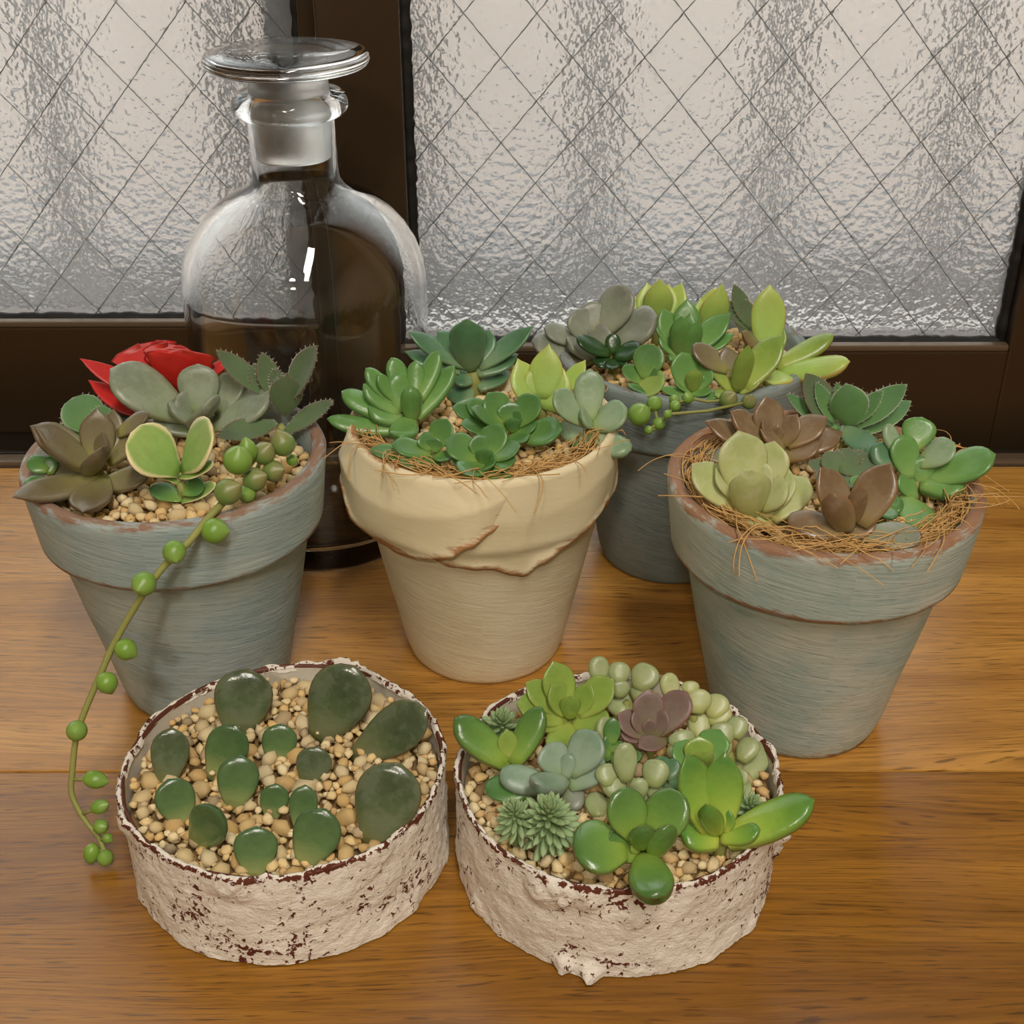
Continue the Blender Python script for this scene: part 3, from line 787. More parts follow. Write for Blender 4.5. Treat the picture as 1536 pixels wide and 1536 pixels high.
def fill_gravel(P, R, zt, n_ind, label, group, seed, rmin, rmax, mask=None, mound=0.0, avoid=()):
    rnd = random.Random(seed); L = []
    tries = 0
    for pas, (lo, hi, nt) in enumerate(((rmax * .7, rmax, 500), (rmin * 1.4, rmax * .7, 3500), (rmin, rmin * 1.4, 5000))):
        for _ in range(nt):
            a = rnd.uniform(0, 2 * PI); rr = R * math.sqrt(rnd.random())
            x, y = rr * math.sin(a), -rr * math.cos(a); r = rnd.uniform(lo, hi)
            if rr + r * .8 > R or (mask and not mask(x, y)): continue
            if pas == 0 and len(L) > 60: continue
            if any((x - q[0]) ** 2 + (y - q[1]) ** 2 < ((r + q[2]) * .80) ** 2 for q in L): continue
            L.append((x, y, r))
    L.sort(key=lambda q: -q[2])
    SV = []; SF = []
    for i, (x, y, r) in enumerate(L):
        z = zt - r * .55 + rnd.uniform(-.0007, .0007) + mound * (1 - (x * x + y * y) / R / R)
        rot = Matrix.Rotation(rnd.uniform(0, 6.28), 3, 'Z') @ Matrix.Rotation(rnd.uniform(-.6, .6), 3, 'X') @ Matrix.Rotation(rnd.uniform(-.6, .6), 3, 'Y')
        me = PEB[rnd.randrange(len(PEB))]
        if i < n_ind:
            o = link('pebble', me, None); o.location = (P.x + x, P.y + y, z); o.rotation_euler = rot.to_euler(); o.scale = (r * 1.2,) * 3
            tag(o, label, 'pebble', group)
        else:
            i0 = len(SV)
            SV += [rot @ v.co * (r * 1.2) + Vector((x, y, z)) for v in me.vertices]
            SF += [tuple(k + i0 for k in p.vertices) for p in me.polygons]
    # a lower layer so that no soil shows through
    for _ in range(int(R * R * 4.2e5)):
        a = rnd.uniform(0, 2 * PI); rr = (R - .0015) * math.sqrt(rnd.random()); x, y = rr * math.sin(a), -rr * math.cos(a)
        if mask and not mask(x, y): continue
        r = rnd.uniform(rmin, rmin * 1.7); i0 = len(SV); me = PEB[rnd.randrange(len(PEB))]
        z = zt - .0020 - r * .4 + mound * (1 - (x * x + y * y) / R / R)
        SV += [v.co * r + Vector((x, y, z)) for v in me.vertices]; SF += [tuple(k + i0 for k in p.vertices) for p in me.polygons]
    return tag(mesh_obj('fine_gravel', SV, SF, M_GRAVEL, None, loc=P), 'fine tan gravel filling ' + group.split(' in ')[-1], 'gravel', kind='stuff')
fill_gravel(E_P, TIN_R - .0024, TIN_H - .0030, 165, 'tan pumice pebble among the single leaf cuttings in the tin', 'pebbles in the tin of leaf cuttings', 11, .0011, .0036, mound=.0012)
fill_gravel(F_P, TIN_R - .0024, TIN_H - .0035, 75, 'tan pumice pebble at the edge of the crowded succulent tin', 'pebbles in the tin crowded with succulents', 12, .0012, .0033)
fill_gravel(A_P, POT_RT - .0055, POT_H - .0055, 60, 'tan pumice pebble in the pot of the red-leaved plant', 'pebbles in the pot with trailing pearls', 13, .0013, .0030)
for P, nm, sd in ((B_P, 'pebbles in the grey-blue back pot', 14), (C_P, 'pebbles in the cream draped pot', 15), (D_P, 'pebbles in the worn pale blue pot', 16)):
    fill_gravel(P, (POT_RT if P is not C_P else .0418) - .0055, POT_H - .006, 0, '', nm, sd, .0012, .0024)

# ------------------------------------------------------------------ plants of the red-leaved pot
FA = Frame(0, 480, 2.954, 'A'); SA = POT_H - .006
GA = 'succulents in the blue-grey pot with trailing pearls'
plant(FA, 'red_leaf_succulent', 'red-leaved succulent with jagged paddle leaves behind grey-green rosette', 'succulent', GA, 745, 350, .104, SA, 'paddle', L_RED, [
 (610, 120, 745, 350, 250, 50), (850, 170, 775, 350, 260, 60, {'near': 1}), (735, 110, 760, 330, 200, 60),
 (315, 195, 640, 320, 84, 22, {'sh': 'lance'}), (1118, 153, 860, 270, 60, 22, {'sh': 'lance'}), (382, 300, 640, 420, 95, 20, {'sh': 'lance'}),
 (535, 420, 700, 470, 120, 15, {'mat': L_DARK, 'sh': 'oval'})], seed=1, zmin=.006)
plant(FA, 'grey_green_succulent', 'large grey-green rosette with smooth rounded leaves above the variegated plant', 'succulent', GA, 870, 440, .103, SA, 'spat', L_GREY, [
 (505, 255, 830, 430, 195, 32), (1212, 345, 930, 470, 175, 25), (885, 200, 880, 415, 178, 62), (1050, 235, 960, 420, 140, 45),
 (785, 350, 850, 430, 95, 70), (1002, 392, 850, 455, 100, 40, {'sh': 'oval'}), (668, 425, 875, 500, 120, 15), (770, 400, 860, 440, 80, 60, {'sh': 'oval'})], seed=2)
plant(FA, 'fuzzy_succulent', 'grey fuzzy-leaved succulent with brown leaf tips at the rim near bottle', 'succulent', GA, 1235, 450, .100, SA, 'thin', L_FUZZ, [
 (1468, 155, 1250, 360, 135, 50), (955, 165, 1180, 330, 90, 40), (1150, 152, 1215, 350, 95, 62), (1300, 275, 1255, 420, 140, 60, {'near': 1}),
 (1490, 382, 1250, 500, 88, 25), (1005, 560, 1220, 450, 115, 0), (1215, 215, 1230, 340, 60, 65), (1110, 200, 1190, 350, 95, 50), (1260, 235, 1245, 350, 60, 62)], hairs=260, seed=3)
plant(FA, 'brown_rosette_succulent', 'olive-brown pointed rosette at the rim beside the variegated plant', 'succulent', GA, 430, 650, .096, SA, 'acute', L_BROWN, [
 (430, 398, 435, 625, 150, 66), (212, 522, 410, 645, 112, 45), (162, 508, 400, 610, 135, 32), (692, 465, 470, 620, 118, 32), (498, 400, 480, 600, 110, 50),
 (528, 598, 385, 665, 88, 40), (163, 632, 420, 690, 100, 12), (178, 832, 440, 690, 135, 5), (678, 698, 460, 725, 115, 8), (470, 890, 435, 700, 165, 0), (682, 428, 520, 500, 80, 30), (480, 500, 440, 640, 70, 75)], seed=4)
plant(FA, 'round_leaf_succulent', 'small fuzzy round-leaved succulent behind the olive-brown rosette', 'succulent', GA, 420, 500, .096, SA, 'round', L_FUZZG, [
 (315, 350, 420, 500, 165, 50), (232, 492, 400, 520, 70, 15), (470, 380, 440, 500, 100, 60)], hairs=160, seed=5)
plant(FA, 'edge_jade_plant', 'small dark green jade sprig squeezed between pot rim and brown rosette', 'succulent', GA, 215, 690, .090, SA, 'oval', L_MID, [
 (118, 620, 215, 660, 80, 20), (122, 745, 225, 720, 95, 5), (160, 790, 225, 730, 80, 0), (210, 600, 220, 680, 60, 50)], seed=6)
plant(FA, 'variegated_succulent', 'cream and green variegated round-leaved plant beside the pearls', 'succulent', GA, 790, 705, .096, SA, 'round', L_VARI, [
 (590, 515, 790, 680, 200, 45), (990, 488, 798, 665, 195, 50), (565, 580, 785, 722, 72, 18), (975, 655, 785, 695, 66, 25), (945, 730, 800, 808, 62, 15), (650, 742, 795, 800, 78, 5, {'mat': L_MID}), (900, 720, 800, 770, 90, 20, {'mat': L_MID})], seed=7)

def pearl_mesh(nm, tip=.22, mat=L_PEARL, el=1.0):
    pr = []
    for i in range(0, 13):
        a = PI * i / 12; r = math.sin(a); z = -math.cos(a) * el
        if i > 8: z += tip * ((i - 8) / 4) ** 2; r *= 1 - .12 * (i - 8) / 4
        pr.append((max(r, .0) if i not in (0, 12) else .0, z))
    V, F, U = lathe(pr, 16)
    U = [(u[0] / (2 * PI * .04), (V[i][2] / el + 1) / 2.2) for i, u in enumerate(U)]
    me = bpy.data.meshes.new(nm); me.from_pydata(V, [], F)
    ul = me.uv_layers.new(name='UVMap')
    for li, l in enumerate(me.loops): ul.data[li].uv = U[l.vertex_index]
    me.polygons.foreach_set('use_smooth', [True] * len(me.polygons)); me.materials.append(mat); return me
PM = [pearl_mesh('pearl'), pearl_mesh('pearl', .35, L_PEARLD), pearl_mesh('pearl', .3, L_PEARL, 1.35)]
def pearl(root, C, r, tipdir, kind=0):
    o = link('pearl', PM[kind], None, root)
    q = Vector(tipdir).normalized().to_track_quat('Z', 'Y')
    o.matrix_local = Matrix.Translation(C - root.location) @ q.to_matrix().to_4x4() @ Matrix.Diagonal((r, r, r, 1))
    return o
# string of pearls: a mound in the pot and one strand over the rim
P0 = onz(*FA(985, 800), POT_H + .0012)
root = empty('string_of_pearls', onz(*FA(1130, 690), SA)); tag(root, 'string of pearls with bead leaves trailing over the blue-grey pot', 'succulent', GA)
for (x, y, r, z, kd, td) in ((1050, 620, 66, .096, 0, (.2, -.2, .9)), (1165, 590, 52, .094, 1, (.6, -.2, .8)), (1250, 548, 56, .095, 1, (-.3, 0, 1)), (1207, 668, 49, .089, 1, (.7, -.4, .3)), (1125, 705, 54, .089, 1, (.9, -.3, .5)), (1005, 760, 60, .090, 1, (.9, -.2, .6)), (1095, 575, 40, .097, 2, (-.1, 0, 1)), (1090, 770, 40, .0855, 0, (0, -.6, .3)), (1290, 620, 26, .088, 0, (0, 0, 1))):
    C = onz(*FA(x, y), z); pearl(root, C, r * depth(C) / FPX / FA.sc, td, kd)
FS = Frame(0, 760, 2.648)
path = [(745, 140, .2990), (650, 232, .2955), (560, 352, .2915), (460, 520, .2880), (400, 650, .2845), (320, 840, .2790), (295, 930, .2765), (283, 1040, .2735), (280, 1140, .2705), (330, 1240, .2670), (385, 1310, .2645), (410, 1370, .2625)]
pts = [onz(342, 742, .0862), onz(336, 750, .0864), onz(323, 764, .0862), onz(306, 782, .0845)] + [ony(*FS(x, y), Y) for x, y, Y in path]
sm = []
for i in range(len(pts) - 1):
    p0, p1, p2, p3 = pts[max(i - 1, 0)], pts[i], pts[i + 1], pts[min(i + 2, len(pts) - 1)]
    for k in range(5):
        t = k / 5; sm.append(.5 * ((2 * p1) + (p2 - p0) * t + (2 * p0 - 5 * p1 + 4 * p2 - p3) * t * t + (3 * p1 - p0 - 3 * p2 + p3) * t ** 3))
sm.append(pts[-1])
V, F = tube([p - root.location for p in sm], [.0011 - .0004 * i / len(sm) for i in range(len(sm))], 8); mesh_obj('stem', V, F, L_STEM, root)
for pp in ((1050, 620), (1165, 590), (1207, 668), (1125, 705)):
    a = onz(*FA(*pp), .088); b = onz(*FA(1120, 760), .083)
    V, F = tube([b - root.location, (a + b) / 2 - root.location + Vector((0, 0, .002)), a - root.location], .0007, 6); mesh_obj('stem', V, F, L_STEM, root)
for (x, y, r, kd, td) in ((848, 95, 53, 0, (.9, -.1, .0)), (688, 178, 47, 0, (.3, -.9, -.3)), (567, 305, 50, 0, (-.2, -1, .1)), (495, 565, 44, 0, (.8, -.2, -.5)), (420, 697, 43, 0, (.3, -.3, -.9)), (300, 888, 42, 0, (.1, -.8, .5)), (372, 1082, 36, 2, (.95, -.1, -.15)), (390, 1190, 30, 2, (.9, -.2, .5)), (395, 1268, 30, 0, (.6, -.4, .3)), (422, 1315, 20, 0, (.8, -.2, -.5)), (358, 1375, 32, 2, (-.2, -.2, -.95)), (412, 1393, 33, 0, (.2, -.5, .6))):
    X, Y_ = FS(x, y)
    # depth of the nearest stem point
    best = min(sm, key=lambda p: (768 + FPX * (p - CAMP).dot(RIGHT) / depth(p) - X) ** 2 + (768 + FPX * (p - CAMP).dot(DOWN) / depth(p) - Y_) ** 2)
    C = ony(X, Y_, best.y - .0012); rr = r * depth(C) / FPX / FS.sc
    pearl(root, C, rr, td, kd)
    if (C - best).length > rr * 1.0:
        V, F = tube([best - root.location, C - root.location], .0005, 6); mesh_obj('stem', V, F, L_STEM, root)
PLANT_LOG.append(('string_of_pearls', '', root.location, root.location))

# ------------------------------------------------------------------ plants of the cream pot
FC = Frame(480, 460, 2.954, 'C'); SC = POT_H - .006
GC = 'succulents in the cream draped pot'
plant(FC, 'finger_leaf_succulent', 'fresh green finger-leaved rosette leaning over the cream rim', 'succulent', GC, 385, 490, .099, SC, 'finger', L_FING, [
 (30, 535, 350, 545, 88, 5), (88, 393, 300, 480, 100, 18), (182, 362, 350, 470, 92, 32), (192, 288, 340, 430, 84, 42), (308, 232, 380, 400, 92, 55), (418, 243, 420, 400, 80, 58),
 (532, 203, 430, 420, 88, 48), (602, 278, 420, 490, 96, 35), (330, 298, 365, 465, 112, 62), (248, 312, 340, 420, 66, 55), (412, 378, 405, 490, 92, 62, {'near': 1}), (208, 462, 370, 505, 100, 18), (372, 605, 385, 500, 125, 0)], seed=11)
plant(FC, 'sea_green_succulent', 'sea-green open rosette on a short stem nearest the window side of the cream pot', 'succulent', GC, 672, 275, .106, SC, 'acute', L_BLUEG, [
 (382, 158, 650, 255, 92, 25), (512, 125, 645, 240, 115, 35), (650, 112, 660, 270, 160, 62, {'near': 1, 'sh': 'wide'}), (752, 112, 695, 245, 105, 40), (948, 118, 700, 265, 92, 28), (375, 228, 620, 280, 80, 12),
 (872, 228, 690, 290, 95, 10), (835, 300, 700, 360, 70, 5), (560, 400, 680, 390, 95, -5), (580, 330, 670, 320, 80, 0), (660, 170, 665, 265, 70, 75)], seed=12, stem_r=.0028)
plant(FC, 'yellow_tip_succulent', 'yellow-green pointed rosette with orange leaf edges in the cream pot', 'succulent', GC, 975, 430, .101, SC, 'point', L_YELLOW, [
 (862, 242, 945, 430, 140, 50), (1020, 178, 985, 410, 150, 62), (1066, 256, 1005, 460, 160, 55), (945, 262, 955, 400, 110, 60), (1182, 250, 1080, 370, 80, 40), (870, 440, 960, 470, 90, 10, {'mat': L_MID})], seed=13)
plant(FC, 'green_rosette_succulent', 'glossy mid-green rosette under the yellow-tipped one in the cream pot', 'succulent', GC, 845, 530, .094, SC, 'wide', L_MID, [
 (828, 425, 845, 520, 112, 60), (735, 395, 825, 510, 118, 38), (972, 412, 860, 520, 120, 40), (962, 525, 860, 560, 72, 25), (1068, 575, 890, 570, 130, 8), (622, 552, 810, 545, 84, 12), (655, 488, 820, 535, 70, 30),
 (850, 505, 850, 555, 70, 70, {'near': 1}), (890, 470, 850, 540, 60, 70), (910, 610, 840, 570, 80, 5), (640, 445, 780, 500, 90, 25), (580, 470, 730, 500, 80, 20)], seed=14)
plant(FC, 'green_rosette_succulent', 'glossy mid-green rosette hanging over the coconut fibre at the cream rim', 'succulent', GC, 728, 685, .090, SC, 'wide', L_MID, [
 (690, 570, 722, 675, 102, 55), (795, 532, 735, 670, 122, 45), (552, 608, 705, 670, 125, 20), (630, 760, 715, 695, 115, 2), (800, 825, 745, 720, 130, -15), (865, 690, 745, 695, 105, 12),
 (760, 640, 730, 690, 76, 68), (718, 640, 722, 700, 70, 70, {'near': 1}), (775, 715, 700, 718, 52, 35), (890, 640, 750, 670, 80, 20), (585, 690, 700, 700, 80, 5)], seed=15)
plant(FC, 'green_rosette_succulent', 'flat mid-green rosette beside the finger-leaved one in the cream pot', 'succulent', GC, 500, 640, .088, SC, 'wide', L_MID, [
 (565, 505, 505, 625, 108, 50), (455, 562, 495, 635, 98, 45), (318, 635, 485, 645, 88, 10), (360, 715, 495, 670, 90, 0), (590, 685, 510, 655, 70, 10), (225, 655, 420, 660, 70, 5), (480, 735, 500, 670, 80, -5), (510, 580, 500, 645, 70, 68)], seed=16)
plant(FC, 'plump_leaf_succulent', 'soft grey-green plump-leaved succulent on the window end of the cream rim', 'succulent', GC, 1190, 530, .097, SC, 'spat', L_GGREEN, [
 (1188, 285, 1190, 510, 130, 60), (1022, 395, 1170, 520, 118, 42), (1358, 470, 1200, 535, 128, 28), (1062, 520, 1215, 610, 108, 8, {'sh': 'bean'}), (1368, 655, 1195, 575, 112, -8, {'sh': 'bean'}), (1140, 480, 1200, 525, 66, 60, {'sh': 'oval'}), (1125, 645, 1200, 610, 70, -5, {'mat': L_MID})], seed=17)

# ------------------------------------------------------------------ plants of the back pot
FB = Frame(780, 400, 2.954, 'B'); SB = POT_H - .006
GB = 'succulents in the back grey-blue pot'
plant(FB, 'plump_leaf_succulent', 'grey mauve plump-leaved succulent at the bottle side of the back pot', 'succulent', GB, 320, 340, .110, SB, 'spat', L_GREYP, [
 (235, 200, 305, 335, 135, 55), (485, 108, 345, 310, 155, 52), (305, 160, 340, 300, 120, 55), (45, 360, 260, 385, 115, 12), (100, 290, 270, 340, 90, 20), (600, 255, 400, 345, 160, 35), (375, 262, 340, 360, 96, 65, {'sh': 'oval'}),
 (195, 355, 320, 390, 95, 30, {'sh': 'oval'}), (175, 445, 320, 410, 85, 5, {'mat': L_BROWN}), (290, 285, 315, 340, 55, 70, {'sh': 'oval'})], seed=21)
plant(FB, 'yellow_tip_succulent', 'yellow-green pointed rosette with orange tips by the window in the back pot', 'succulent', GB, 600, 255, .112, SB, 'point', L_YELLOW, [
 (550, 80, 580, 240, 120, 58), (600, 108, 600, 250, 130, 60, {'near': 1}), (662, 85, 630, 240, 110, 58), (722, 85, 650, 240, 105, 52), (498, 148, 570, 250, 80, 45)], seed=22)
plant(FB, 'yellow_tip_succulent', 'pale yellow-green pointed leaves beside the fuzzy sprig in the back pot', 'succulent', GB, 815, 290, .109, SB, 'point', L_YELLOW, [
 (862, 105, 810, 280, 105, 55), (875, 138, 825, 300, 125, 60, {'near': 1}), (790, 150, 805, 280, 80, 60)], seed=23)
plant(FB, 'blue_green_rosette', 'blue-green tight pointed rosette in the middle of the back pot', 'succulent', GB, 715, 370, .104, SB, 'acute', L_FING, [
 (740, 155, 730, 340, 110, 62), (618, 195, 690, 350, 98, 52), (585, 238, 690, 360, 75, 42), (775, 180, 745, 340, 75, 58), (690, 262, 705, 385, 96, 64, {'near': 1}), (755, 215, 735, 360, 75, 65), (772, 280, 735, 405, 82, 58, {'near': 1}),
 (935, 230, 745, 380, 105, 32), (945, 318, 760, 385, 75, 15), (605, 300, 700, 390, 86, 38), (655, 292, 705, 380, 70, 60), (650, 380, 700, 400, 80, 20)], seed=24)
plant(FB, 'dark_jade_sprig', 'small dark glossy green jade sprig in front of grey mauve leaves', 'succulent', GB, 405, 395, .099, SB, 'oval', L_DARK, [
 (236, 338, 395, 385, 80, 25), (412, 297, 408, 385, 68, 62), (528, 370, 415, 395, 88, 25), (325, 440, 400, 415, 72, 0), (490, 420, 410, 410, 70, 8), (400, 470, 405, 410, 70, -5)], seed=25)
plant(FB, 'coin_leaf_succulent', 'bright green coin-leaved sprig by the dark jade sprig', 'succulent', GB, 545, 510, .094, SB, 'round', L_MID, [
 (590, 348, 545, 500, 135, 58), (638, 520, 500, 545, 120, 22, {'mat': L_LIME2}), (455, 440, 540, 520, 70, 30), (600, 455, 550, 515, 66, 50), (500, 560, 545, 530, 90, 5)], seed=26)
plant(FB, 'green_rosette_succulent', 'small light green rosette with a round bud in the back pot', 'succulent', GB, 760, 545, .091, SB, 'wide', L_FING, [
 (700, 390, 745, 545, 128, 58), (832, 445, 770, 545, 108, 50), (765, 478, 762, 550, 76, 68, {'mat': L_LIME2, 'near': 1}), (835, 572, 755, 560, 50, 10), (618, 560, 745, 570, 46, 8), (675, 512, 755, 555, 48, 30), (872, 590, 765, 575, 50, 5), (795, 470, 768, 545, 66, 62)], seed=27)
plant(FB, 'lime_succulent', 'olive lime open rosette beside the long yellow leaves in the back pot', 'succulent', GB, 960, 545, .092, SB, 'acute', L_LIME2, [
 (825, 395, 945, 550, 96, 42), (985, 395, 960, 545, 88, 60, {'near': 1}), (1168, 325, 980, 535, 130, 38), (1068, 490, 965, 555, 70, 30), (748, 365, 920, 460, 105, 30, {'sh': 'oval', 'mat': L_BROWN}), (900, 360, 945, 500, 96, 50, {'mat': L_BROWN}), (850, 590, 950, 570, 70, 5)], seed=28)
plant(FB, 'long_leaf_succulent', 'yellow-green succulent with long pale leaves reaching past the back pot', 'succulent', GB, 1110, 430, .100, SB, 'acute', L_LIME2, [
 (1100, 98, 1090, 380, 148, 64, {'mat': L_YELLOW}), (1390, 325, 1130, 445, 90, 22, {'sh': 'finger'}), (1428, 475, 1140, 470, 112, 12, {'sh': 'finger', 'mat': L_YELLOW}), (942, 328, 1090, 390, 80, 35, {'mat': L_BROWN2}), (1170, 288, 1100, 400, 72, 50), (1090, 560, 1140, 470, 135, 0, {'mat': L_YELLOW})], seed=29)
plant(FB, 'fuzzy_succulent', 'fuzzy grey sprig with red leaf tips by the window in the back pot', 'succulent', GB, 1010, 290, .108, SB, 'thin', L_FUZZ, [
 (922, 95, 1015, 270, 82, 55), (945, 212, 1015, 290, 78, 40), (895, 165, 1005, 280, 70, 45), (985, 150, 1020, 280, 70, 60)], hairs=200, seed=30)
root = empty('string_of_pearls', onz(*FB(660, 620), SB)); tag(root, 'few small bead leaves on a stem at the rim of the back pot', 'succulent', GB)
prev = None
for (x, y, r, z, kd) in ((525, 655, 52, .0870, 0), (592, 608, 36, .0865, 0), (605, 700, 29, .0800, 0), (560, 728, 20, .0790, 0), (683, 618, 26, .0865, 0), (680, 590, 24, .0875, 0), (740, 583, 28, .0870, 0), (920, 590, 42, .0865, 1), (1010, 600, 34, .0865, 1), (650, 655, 20, .0865, 0)):
    C = onz(*FB(x, y), z); 
    if z < .086: C = C + FWD * -.004
    pearl(root, C, r * depth(C) / FPX / FB.sc, (random.uniform(-.5, .5), -.4, .7), kd)
    if prev is not None:
        V, F = tube([prev - root.location, (prev + C) / 2 + Vector((0, 0, -.001)) - root.location, C - root.location], .0005, 6); mesh_obj('stem', V, F, L_STEM, root)
    prev = C
PLANT_LOG.append(('string_of_pearls', '', root.location, root.location))

# ------------------------------------------------------------------ plants of the worn pot
FD = Frame(980, 540, 2.954, 'D'); SD = POT_H - .006
GD = 'succulents in the worn pale blue pot'
plant(FD, 'pale_rosette_succulent', 'pale sage rosette with broad pointed leaves above the worn rim', 'succulent', GD, 430, 620, .098, SD, 'wide', L_PALE, [
 (350, 330, 410, 600, 220, 62), (545, 378, 480, 590, 165, 55), (160, 495, 370, 650, 158, 28), (258, 498, 390, 620, 110, 40), (390, 485, 425, 610, 98, 68), (485, 455, 460, 620, 112, 60), (395, 528, 415, 690, 178, 62, {'near': 1}),
 (608, 502, 465, 690, 158, 35), (695, 555, 510, 700, 150, 22), (305, 690, 520, 720, 118, 2), (590, 560, 470, 650, 120, 45)], seed=41)
plant(FD, 'copper_rosette_succulent', 'copper-brown pointed rosette between pale sage and fuzzy green leaves', 'succulent', GD, 540, 370, .101, SD, 'acute', L_BROWN2, [
 (475, 172, 525, 350, 138, 58), (312, 255, 500, 365, 118, 35), (218, 308, 490, 380, 110, 15), (638, 255, 560, 375, 92, 55), (455, 272, 535, 365, 70, 55), (448, 330, 575, 380, 86, 50), (765, 272, 580, 370, 118, 25), (835, 345, 600, 395, 118, 8),
 (735, 385, 575, 425, 102, 20), (195, 440, 450, 440, 70, 0, {'mat': L_GREYP}), (545, 290, 540, 370, 60, 75)], seed=42)
plant(FD, 'fuzzy_green_succulent', 'fuzzy green leaves with white edges behind the copper-brown rosette', 'succulent', GD, 850, 300, .104, SD, 'thin', L_FUZZG, [
 (640, 80, 790, 290, 150, 48, {'mat': L_FUZZ}), (688, 115, 800, 280, 80, 50), (565, 182, 780, 310, 75, 28), (650, 235, 830, 330, 110, 20), (790, 105, 840, 260, 60, 62), (815, 148, 880, 300, 160, 60, {'near': 1}), (932, 170, 870, 290, 75, 58), (1118, 150, 880, 300, 108, 35), (1145, 222, 880, 330, 108, 18), (1010, 160, 870, 290, 70, 48),
 (955, 435, 830, 300, 115, -10, {'sh': 'oval', 'mat': L_BLUEG}), (690, 478, 850, 490, 80, -5, {'mat': L_FUZZ}), (965, 480, 830, 420, 130, -12, {'mat': L_FUZZ})], hairs=170, seed=43)
plant(FD, 'plump_leaf_succulent', 'bright green plump-leaved succulent leaning over the worn rim', 'succulent', GD, 1165, 520, .097, SD, 'spat', L_GGREEN, [
 (1085, 340, 1130, 530, 132, 58, {'mat': L_FING}), (1195, 262, 1150, 400, 140, 50, {'mat': L_FING}), (1318, 385, 1170, 470, 110, 35), (1478, 455, 1200, 540, 135, 25, {'mat': L_FING}), (1190, 432, 1185, 550, 112, 60, {'mat': L_FING}), (1350, 575, 1180, 560, 115, 10, {'sh': 'bean', 'mat': L_FING}),
 (985, 370, 1040, 500, 104, 45, {'sh': 'bean', 'mat': L_BLUEG}), (1025, 288, 1080, 420, 76, 50, {'sh': 'bean'}), (1085, 512, 1160, 620, 96, 45, {'mat': L_FING}), (1150, 770, 1110, 605, 150, -15, {'mat': L_FING}), (1445, 660, 1290, 590, 120, -10, {'mat': L_BLUEG}), (850, 565, 990, 540, 70, 5, {'mat': L_FING})], seed=44)
plant(FD, 'copper_rosette_succulent', 'small copper-brown rosette at the front of the fibre nest in the worn pot', 'succulent', GD, 880, 730, .092, SD, 'acute', L_BROWN2, [
 (705, 495, 860, 710, 158, 50), (1055, 482, 895, 725, 168, 48), (870, 580, 882, 715, 90, 70, {'near': 1}), (745, 612, 850, 750, 122, 50, {'near': 1}), (885, 665, 885, 725, 44, 80, {'near': 1}), (988, 706, 850, 790, 96, 22), (1170, 800, 920, 780, 128, 3, {'sh': 'oval', 'mat': L_GREYP}), (595, 720, 850, 770, 128, 5, {'sh': 'oval'})], seed=45)

plant(FD, 'dark_fuzzy_sprig', 'dark grey-green fuzzy leaves low in the middle of the worn pot', 'succulent', GD, 830, 500, .088, SD, 'thin', L_FUZZ, [
 (985, 470, 820, 490, 120, 8), (685, 470, 835, 510, 84, 8), (880, 400, 830, 500, 120, 30), (760, 420, 825, 500, 110, 25), (940, 560, 835, 515, 90, 0), (700, 560, 825, 520, 90, 0), (850, 590, 830, 510, 100, 0), (1010, 560, 850, 520, 90, 0)], hairs=120, seed=46)
plant(FD, 'low_green_sprig', 'small low green leaves half hidden in the fibre of the worn pot', 'succulent', GD, 1010, 640, .086, SD, 'oval', L_MID, [
 (960, 570, 1010, 640, 70, 30), (1060, 580, 1010, 640, 80, 30), (930, 640, 1005, 645, 70, 5), (1100, 650, 1015, 645, 80, 5), (1030, 710, 1012, 650, 80, 0)], seed=47)
